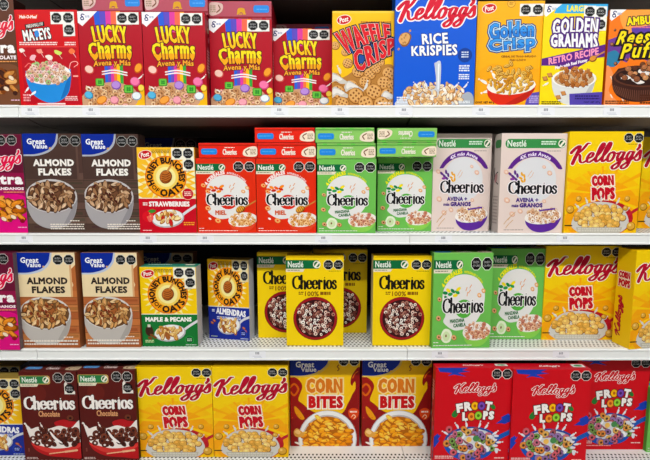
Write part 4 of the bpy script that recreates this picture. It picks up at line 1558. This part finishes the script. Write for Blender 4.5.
DESIGN = {
    'lucky': (d_lucky(), 'red marshmallow cereal boxes with a rainbow'),
    'mateys': (d_mateys(), None), 'waffle': (d_waffle(), None), 'rice': (d_rice(), None),
    'gcrisp': (d_gcrisp(), None), 'grahams': (d_grahams(), None), 'puffs': (d_puffs(), None),
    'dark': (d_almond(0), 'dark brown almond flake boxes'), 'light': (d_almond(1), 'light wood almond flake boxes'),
    'straw': (d_bunches('red'), None), 'maple': (d_bunches('green'), 'maple pecan boxes'), 'alm': (d_bunches('blue'), 'blue and yellow almond cluster boxes'),
    'honey': (d_ringo('red'), 'red honey ring cereal boxes'), 'apple': (d_ringo('green'), 'green apple cinnamon ring cereal boxes'),
    'white': (d_ringo_white(), 'pale oat ring cereal boxes'), 'pops': (d_pops(), 'yellow corn puff cereal boxes'),
    'plain': (d_ringo_yellow(), 'yellow plain ring cereal boxes'), 'choc': (d_ringo_choc(), 'brown chocolate ring cereal boxes'),
    'bites': (d_bites(), 'yellow and maroon corn bite boxes'), 'loops': (d_loops(), 'red fruit ring cereal boxes'),
    'pink': (d_extra('pink'), 'pink cranberry granola boxes'), 'brown': (d_extra('brown'), None),
}
PROTO, USED = {}, set()
DECK = [at(325, 105.6, 0).z, at(325, 233.4, 0).z, at(325, 348.6, 0).z, at(250, 457.6, 0).z]


def take(key):
    A, grp = DESIGN[key]
    if key not in PROTO:
        PROTO[key] = build(A)
        o = PROTO[key]
    else:
        o = copy_box(PROTO[key])
    return A, grp, o


def stand(key, label, uL, uR, vT, Y, row, yaw=0, D=None, dz=0):
    """Carton standing on a shelf: pixel columns of the front face at mid height, pixel row of its top."""
    A, grp, o = take(key)
    z0 = DECK[row - 1] + .0004 + dz
    um = (uL + uR) / 2
    H = at(um, vT, Y).z - z0
    vb = 230 + (vT - 230)
    zm = z0 + H / 2
    # pixel row of the mid height
    lo, hi = vT, vT + 140
    for _ in range(30):
        m = (lo + hi) / 2
        if at(um, m, Y).z > zm:
            lo = m
        else:
            hi = m
    xl, xr = at(uL, lo, Y).x, at(uR, lo, Y).x
    W = (xr - xl) / cos(yaw)
    sc = (W / A.W, (D / A.D if D else 1), H / A.H)
    d = A.D * sc[1]
    o.scale = sc
    o.rotation_euler = (0, 0, yaw)
    o.location = ((xl + xr) / 2 - sin(yaw) * d / 2, Y + cos(yaw) * d / 2, z0)
    tagit(o, label, 'cereal box', grp)
    return o


def lie(key, label, uL, uR, vT, vB, Y, zb=None, flip=0):
    """Carton lying flat with its top end towards the aisle."""
    A, grp, o = take(key)
    um = (uL + uR) / 2
    zb = at(um, vB, Y).z if zb is None else zb
    h = at(um, vT, Y).z - zb
    vm = (vT + vB) / 2
    xl, xr = at(uL, vm, Y).x, at(uR, vm, Y).x
    sc = ((xr - xl) / A.W, h / A.D, .98)
    o.scale = sc
    o.rotation_euler = (PI / 2, PI * flip, 0)
    o.location = ((xl + xr) / 2, Y + A.H * .98, zb + h / 2)
    tagit(o, label, 'cereal box', grp)
    return zb + h


def top_of(o, key):
    return o.location.z + DESIGN[key][0].H * o.scale[2] + .0009


# ---- top shelf
stand('brown', 'brown chocolate granola box cut by the photo edge on the top shelf', -42, 17, -2, .012, 1)
stand('mateys', 'red box with a blue cereal bowl, beside the rainbow boxes', 17.5, 79.6, 9.5, .012, 1)
a = stand('lucky', 'rainbow marshmallow box touching the red blue-bowl box', 80, 143, 11.2, .010, 1)
b = stand('lucky', 'second rainbow marshmallow box from the red blue-bowl box', 143.6, 206, 12, .010, 1)
c = stand('lucky', 'third standing rainbow marshmallow box from the red blue-bowl box, set back', 210, 272.4, 19, .045, 1)
d = stand('lucky', 'rainbow marshmallow box set deepest, beside the yellow waffle box', 271, 332, 28.6, .075, 1)
lie('lucky', 'lying rainbow cereal box on the box beside the blue-bowl box', 82, 142, -6, 0, .035, zb=top_of(a, 'lucky'), flip=1)
lie('lucky', 'lying rainbow cereal box on the second standing rainbow box', 144.4, 207.4, -6, 0, .035, zb=top_of(b, 'lucky'), flip=1)
lie('lucky', 'lying rainbow cereal box on the third standing rainbow box', 208.6, 271.4, 1, 0, .055, zb=top_of(c, 'lucky'), flip=1)
d2 = stand('lucky', 'standing rainbow box behind the deepest front one', 273, 330, 36, .195, 1)
stand('lucky', 'standing rainbow box at the very back of the top shelf', 274, 326, 54, .40, 1)
lie('lucky', 'lying rainbow box peeking over the deepest rainbow box', 273.4, 331.4, 24, 0, .195, zb=top_of(d2, 'lucky'), flip=1)
stand('waffle', 'yellow waffle cereal box beside the blue rice cereal box', 332.3, 394.3, 11, .022, 1)
stand('rice', 'tall blue rice cereal box with red script', 394.6, 475.6, -8, .004, 1)
stand('gcrisp', 'orange-yellow box with a red bowl of puffed wheat', 476.4, 541.8, 1, .02, 1, yaw=-.03)
stand('grahams', 'yellow box with purple band and glass bowl of cereal squares', 541.9, 604.6, 4, .012, 1)
stand('puffs', 'orange box with a dark chocolate cup, last on the top shelf', 607, 671, 9.5, .02, 1)

# ---- second shelf
stand('pink', 'pink and maroon granola box on the shelf below the brown one', -36, 24.6, 134, .014, 2)
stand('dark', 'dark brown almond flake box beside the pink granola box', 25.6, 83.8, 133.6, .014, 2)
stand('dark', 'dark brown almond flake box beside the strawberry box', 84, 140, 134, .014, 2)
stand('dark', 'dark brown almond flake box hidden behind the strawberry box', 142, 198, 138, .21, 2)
stand('straw', 'yellow and red box with a spoon of strawberry cereal', 138.4, 195.6, 147.2, .012, 2)
e = stand('honey', 'red honey ring box touching the strawberry box', 196.6, 256, 158.2, .010, 2)
f = stand('honey', 'red honey ring box touching the green apple box', 256.5, 316, 158.4, .010, 2)
g = stand('apple', 'green apple ring box in full light on the second shelf', 317.4, 376, 159, .006, 2)
h = stand('apple', 'shaded green apple ring box set back beside the pale oat box', 377.4, 432, 158, .062, 2, D=.05)
t1 = lie('honey', 'lying red box on the honey ring box next to the strawberry box', 196, 256, 143, 0, .008, zb=top_of(e, 'honey'))
t2 = lie('honey', 'lower lying red box on the honey box next to the green ones', 256.4, 315.6, 143, 0, .008, zb=top_of(f, 'honey'))
lie('honey', 'upper lying red box of the pair beside the green pair', 253.4, 314.4, 127.6, 0, .008, zb=t2 + .0012)
t3 = lie('apple', 'lower lying green box on the fully lit apple box', 316.8, 376.6, 143.2, 0, .004, zb=top_of(g, 'apple'))
lie('apple', 'upper lying green box above the fully lit apple box', 315.2, 375.2, 127.6, 0, .004, zb=t3 + .0012)
t4 = lie('apple', 'lower lying green box on the shaded apple box', 378, 438.6, 143, 0, .008, zb=top_of(h, 'apple'))
lie('apple', 'upper lying green box above the shaded apple box', 378.4, 439, 128, 0, .008, zb=t4 + .0012, flip=1)
stand('white', 'pale oat ring box set back in shade beside the green boxes', 432.6, 490.4, 133.4, .062, 2)
stand('white', 'pale oat ring box glimpsed in the gap between two oat boxes', 490, 546, 134, .12, 2)
stand('white', 'pale oat ring box turned beside the yellow corn puff box', 499.6, 565, 133.2, .012, 2, yaw=.012)
stand('pops', 'yellow corn puff box at the front of the second shelf', 567, 640, 131.4, .004, 2)
stand('pops', 'shaded corn puff box behind, at the end of second shelf', 640.6, 710, 137, .15, 2)

# ---- third shelf
stand('pink', 'pink granola box overhanging the third shelf edge', -44, 16.4, 252.8, -.012, 3)
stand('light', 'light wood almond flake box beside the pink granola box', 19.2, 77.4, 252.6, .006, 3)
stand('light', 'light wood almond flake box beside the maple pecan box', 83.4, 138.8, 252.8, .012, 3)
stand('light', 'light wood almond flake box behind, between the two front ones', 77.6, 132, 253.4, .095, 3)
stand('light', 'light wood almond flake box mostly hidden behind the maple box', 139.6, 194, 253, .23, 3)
stand('maple', 'yellow and green maple pecan box with a spoon', 141, 197, 266.8, .02, 3)
stand('alm', 'yellow and blue almond cluster box turned aside on the third shelf', 207.2, 249.8, 259.4, .085, 3, yaw=-.18)
stand('plain', 'yellow plain ring box set back beside the almond cluster box', 257.6, 312, 252.4, .10, 3)
stand('plain', 'yellow plain ring box at the shelf edge before two others', 286.2, 343.6, 256, .026, 3)
stand('plain', 'shaded yellow plain ring box deepest behind the front one', 313.4, 367, 249.6, .15, 3)
stand('plain', 'yellow plain ring box beside the green apple box', 372.8, 431, 256, .026, 3)
stand('apple', 'green apple ring box at the front edge of third shelf', 432.6, 492, 253, .004, 3, yaw=.04)
stand('apple', 'shaded green apple ring box set back on the third shelf', 489.4, 543.8, 248.6, .085, 3)
stand('pops', 'shaded corn puff box facing front on the third shelf', 544, 618.4, 246, .08, 3)
stand('pops', 'corn puff box turned to show its side, third shelf end', 629.4, 702, 249.4, .008, 3, yaw=.14)

# ---- bottom shelf
stand('alm', 'yellow and blue almond cluster box on the bottom shelf', -33, 23.2, 378.2, .012, 4)
stand('alm', 'shaded almond cluster box behind the bottom shelf one', -30, 23, 366, .10, 4)
stand('choc', 'brown chocolate ring box beside the almond cluster box', 21.8, 79, 371.8, -.015, 4)
stand('choc', 'brown chocolate ring box beside the yellow corn puff box', 80, 136.8, 370.6, -.015, 4)
stand('pops', 'corn puff box touching the brown chocolate ring box', 137.2, 212.6, 367, .002, 4, D=.062)
stand('pops', 'corn puff box beside the maroon corn bite boxes', 213.2, 288, 366.6, .002, 4, D=.062)
stand('bites', 'yellow maroon corn bite box beside the corn puff boxes', 290.4, 359.6, 355.4, .065, 4)
stand('bites', 'yellow maroon corn bite box beside the red fruit ring boxes', 362, 431, 355.4, .065, 4)
stand('loops', 'red fruit ring box beside the corn bite box', 434.4, 510.2, 367.8, -.04, 4, D=.036)
stand('loops', 'middle red fruit ring box, front of the bottom shelf', 511.4, 588.4, 369.6, -.05, 4, D=.05)
stand('loops', 'shaded red fruit ring box set back on the bottom shelf', 575, 647.4, 357, .045, 4)
stand('apple', 'green ring box side just showing past the set-back red box', 648.6, 702, 388, .03, 4)

# ------------------------------------------------------------------ the shelving
white = paint('white_enamel', '#eceeec', .4, .02)
dark = paint('dark_steel', '#7a706a', .55, .15, 9)
back = paint('dark_back_panel', '#1c1918', .6, .15, 5)
tagm = paint('tag_paper', '#eef0f4', .5, .02)
XS = [at(29.5, 238, 0).x - 1.262, at(29.5, 238, 0).x, at(409.5, 238, 0).x, at(409.5, 238, 0).x + 1.262]


def prism(name, prof, x0, x1, m, parent):
    """Profile in (y,z) swept along x."""
    n = len(prof)
    vs = [(x, y, z) for x in (x0, x1) for y, z in prof]
    fs = [[i, (i + 1) % n, n + (i + 1) % n, n + i] for i in range(n)] + [list(range(n - 1, -1, -1)), list(range(n, 2 * n))]
    o = mesh_obj(name, vs, fs, [m], None, parent)
    bm = bmesh.new()
    bm.from_mesh(o.data)
    bmesh.ops.recalc_face_normals(bm, faces=bm.faces)
    bm.to_mesh(o.data)
    bm.free()
    return o


deckm = perforated('perforated_white_deck', '#e8eae8', '#22201e')
deckb = perforated('perforated_white_base', '#e8eae8', '#22201e', .085, .157)
ROWN = ['top', 'second', 'third', 'bottom']
SECN = ['end section near the granola boxes', 'long middle section', 'end section by the corn puff boxes']
ZUP = at(325, -44, 0).z
for r in range(5):
    z = DECK[r] if r < 4 else ZUP
    y0 = -.13 if r == 3 else 0.0
    yb = .515
    for k in range(3):
        x0, x1 = XS[k] + .0008, XS[k + 1] - .0008
        root = bpy.data.objects.new('store_shelf', None)
        COL.objects.link(root)
        root.location = (0, y0, z)
        dep = yb - y0
        if r < 4:
            tagit(root, 'white %s shelf, %s' % (ROWN[r], SECN[k]), 'shelf', 'white steel store shelves')
        else:
            tagit(root, 'dark underside above the top row, %s' % SECN[k], 'shelf', 'white steel store shelves')
        bm_obj('deck', box_bm(x0, x1, .002, dep, -.006, 0, .0006), [deckb if r == 3 else deckm], root)
        prism('under_tray', [(.012, -.0062), (dep, -.0062), (dep, -.05), (.10, -.05), (.03, -.034), (.012, -.034)], x0 + .002, x1 - .002, dark, root)
        jz = .0012 if k == 1 else 0.0
        hgt = .0365 if r != 1 else .0345
        prism('price_rail', [(.0015, .0012 - jz), (-.0045, .0012 - jz), (-.0075, -.002 - jz), (-.0075, -.005), (-.005, -.0065), (-.005, -hgt + .007), (-.0085, -hgt + .005), (-.0085, -hgt), (.0015, -hgt)], x0, x1, white, root)

# price tags clipped to the rails
TAGS = [
    (30, 108.4, 1, 'below the red blue-bowl box'), (91, 108.4, 1, 'below the first rainbow box'), (279.5, 110, 1, 'below the deepest rainbow box'),
    (340, 110, 1, 'below the yellow waffle box'), (404, 109.4, 1, 'below the blue rice box'), (481, 109.4, 1, 'below the red wheat bowl box'),
    (546, 110.4, 1, 'below the purple band box'), (612, 110.4, 1, 'below the chocolate cup box'),
    (24, 238, 2, 'below the upper pink granola box'), (148, 237.6, 2, 'below the strawberry box'), (205, 237.6, 2, 'below the first honey ring box'),
    (323.5, 238, 2, 'below the lit apple box'), (443.5, 238, 2, 'below the shaded oat box'), (565, 239.4, 2, 'below the front corn puff box'),
    (257.5, 353.4, 3, 'below the plain yellow ring boxes'), (440, 354, 3, 'below the front apple box'), (561, 355, 3, 'below the shaded corn puff box'),
]
greyink = ink('#9a9ca4')
blueink = ink('#c8ccd4')
RT = random.Random(4)
for u, v, r, lab in TAGS:
    p = at(u, v, -.0056)
    w, hh = .027, .0125
    zc = DECK[r - 1] - .0185
    o = bm_obj('price_tag', box_bm(-w, w, -.0005, .0003, -hh, hh), [tagm, greyink, blueink])
    bm = bmesh.new()
    bm.from_mesh(o.data)
    for x0, x1, za, zb2, mi in ((-.007, .006, .001, .009, 1), (-.016, .012, -.006, -.004, 2), (-.011, .015, -.010, -.0085, 2)):
        q = [bm.verts.new((x, -.00065, zz)) for x, zz in ((x0, za), (x1, za), (x1, zb2), (x0, zb2))]
        if mi == 1:
            for i in range(3):
                xa = x0 + i * .0046
                q = [bm.verts.new((x, -.00065, zz)) for x, zz in ((xa, za), (xa + .0034, za), (xa + .0034, zb2), (xa, zb2))]
                bm.faces.new(q).material_index = 1
        else:
            bm.faces.new(q).material_index = mi
    loose = [x for x in bm.verts if not x.link_faces]
    bmesh.ops.delete(bm, geom=loose, context='VERTS')
    bm.to_mesh(o.data)
    bm.free()
    o.location = (p.x, -.0056, zc)
    tagit(o, 'white paper price tag on the %s rail %s' % (ROWN[r - 1], lab), 'price tag', 'price tags on the shelf rails')


def struct(name, bm, m):
    o = bm_obj(name, bm, [m])
    o['kind'] = 'structure'
    return o


struct('wall_back', box_bm(-4, 4, .52, .56, 0, 3.3), back)
struct('floor', box_bm(-4, 4, -4.2, .56, -.04, 0), paint('floor_tile', '#cfcac2', .35, .05, 3))
struct('baseboard_front', box_bm(XS[0], XS[3], -.10, .515, .0005, DECK[3] - .052), white)
struct('ceiling', box_bm(-4, 4, -4.2, .56, 3.3, 3.34), paint('ceiling_panel', '#e4e2de', .8, .03))

# ------------------------------------------------------------------ light
def area(name, loc, sx, sy, watts, rot=(0, 0, 0), col=(1, 1, .985)):
    l = bpy.data.lights.new(name, 'AREA')
    l.shape = 'RECTANGLE'
    l.size, l.size_y, l.energy, l.color = sx, sy, watts, col
    o = bpy.data.objects.new(name, l)
    COL.objects.link(o)
    o.location = loc
    o.rotation_euler = rot
    return o


area('ceiling_or_fill_lamp', (0, -2.3, 3.27), 6.5, .16, 180, (math.radians(46), 0, 0))
area('ceiling_or_fill_lamp', (0, -3.4, 3.2), 6.5, .3, 14, (math.radians(52), 0, 0))  # weak added fill from further out, standing in for other aisles' lighting
w = bpy.data.worlds.new('store')
S.world = w
w.use_nodes = True
bg = w.node_tree.nodes['Background']
bg.inputs[0].default_value = (.92, .95, 1, 1)
bg.inputs[1].default_value = .07
S.view_settings.view_transform = 'Standard'
S.view_settings.look = 'None'
S.view_settings.gamma = 1
S.view_settings.use_curve_mapping = False
S.view_settings.exposure = 0.0
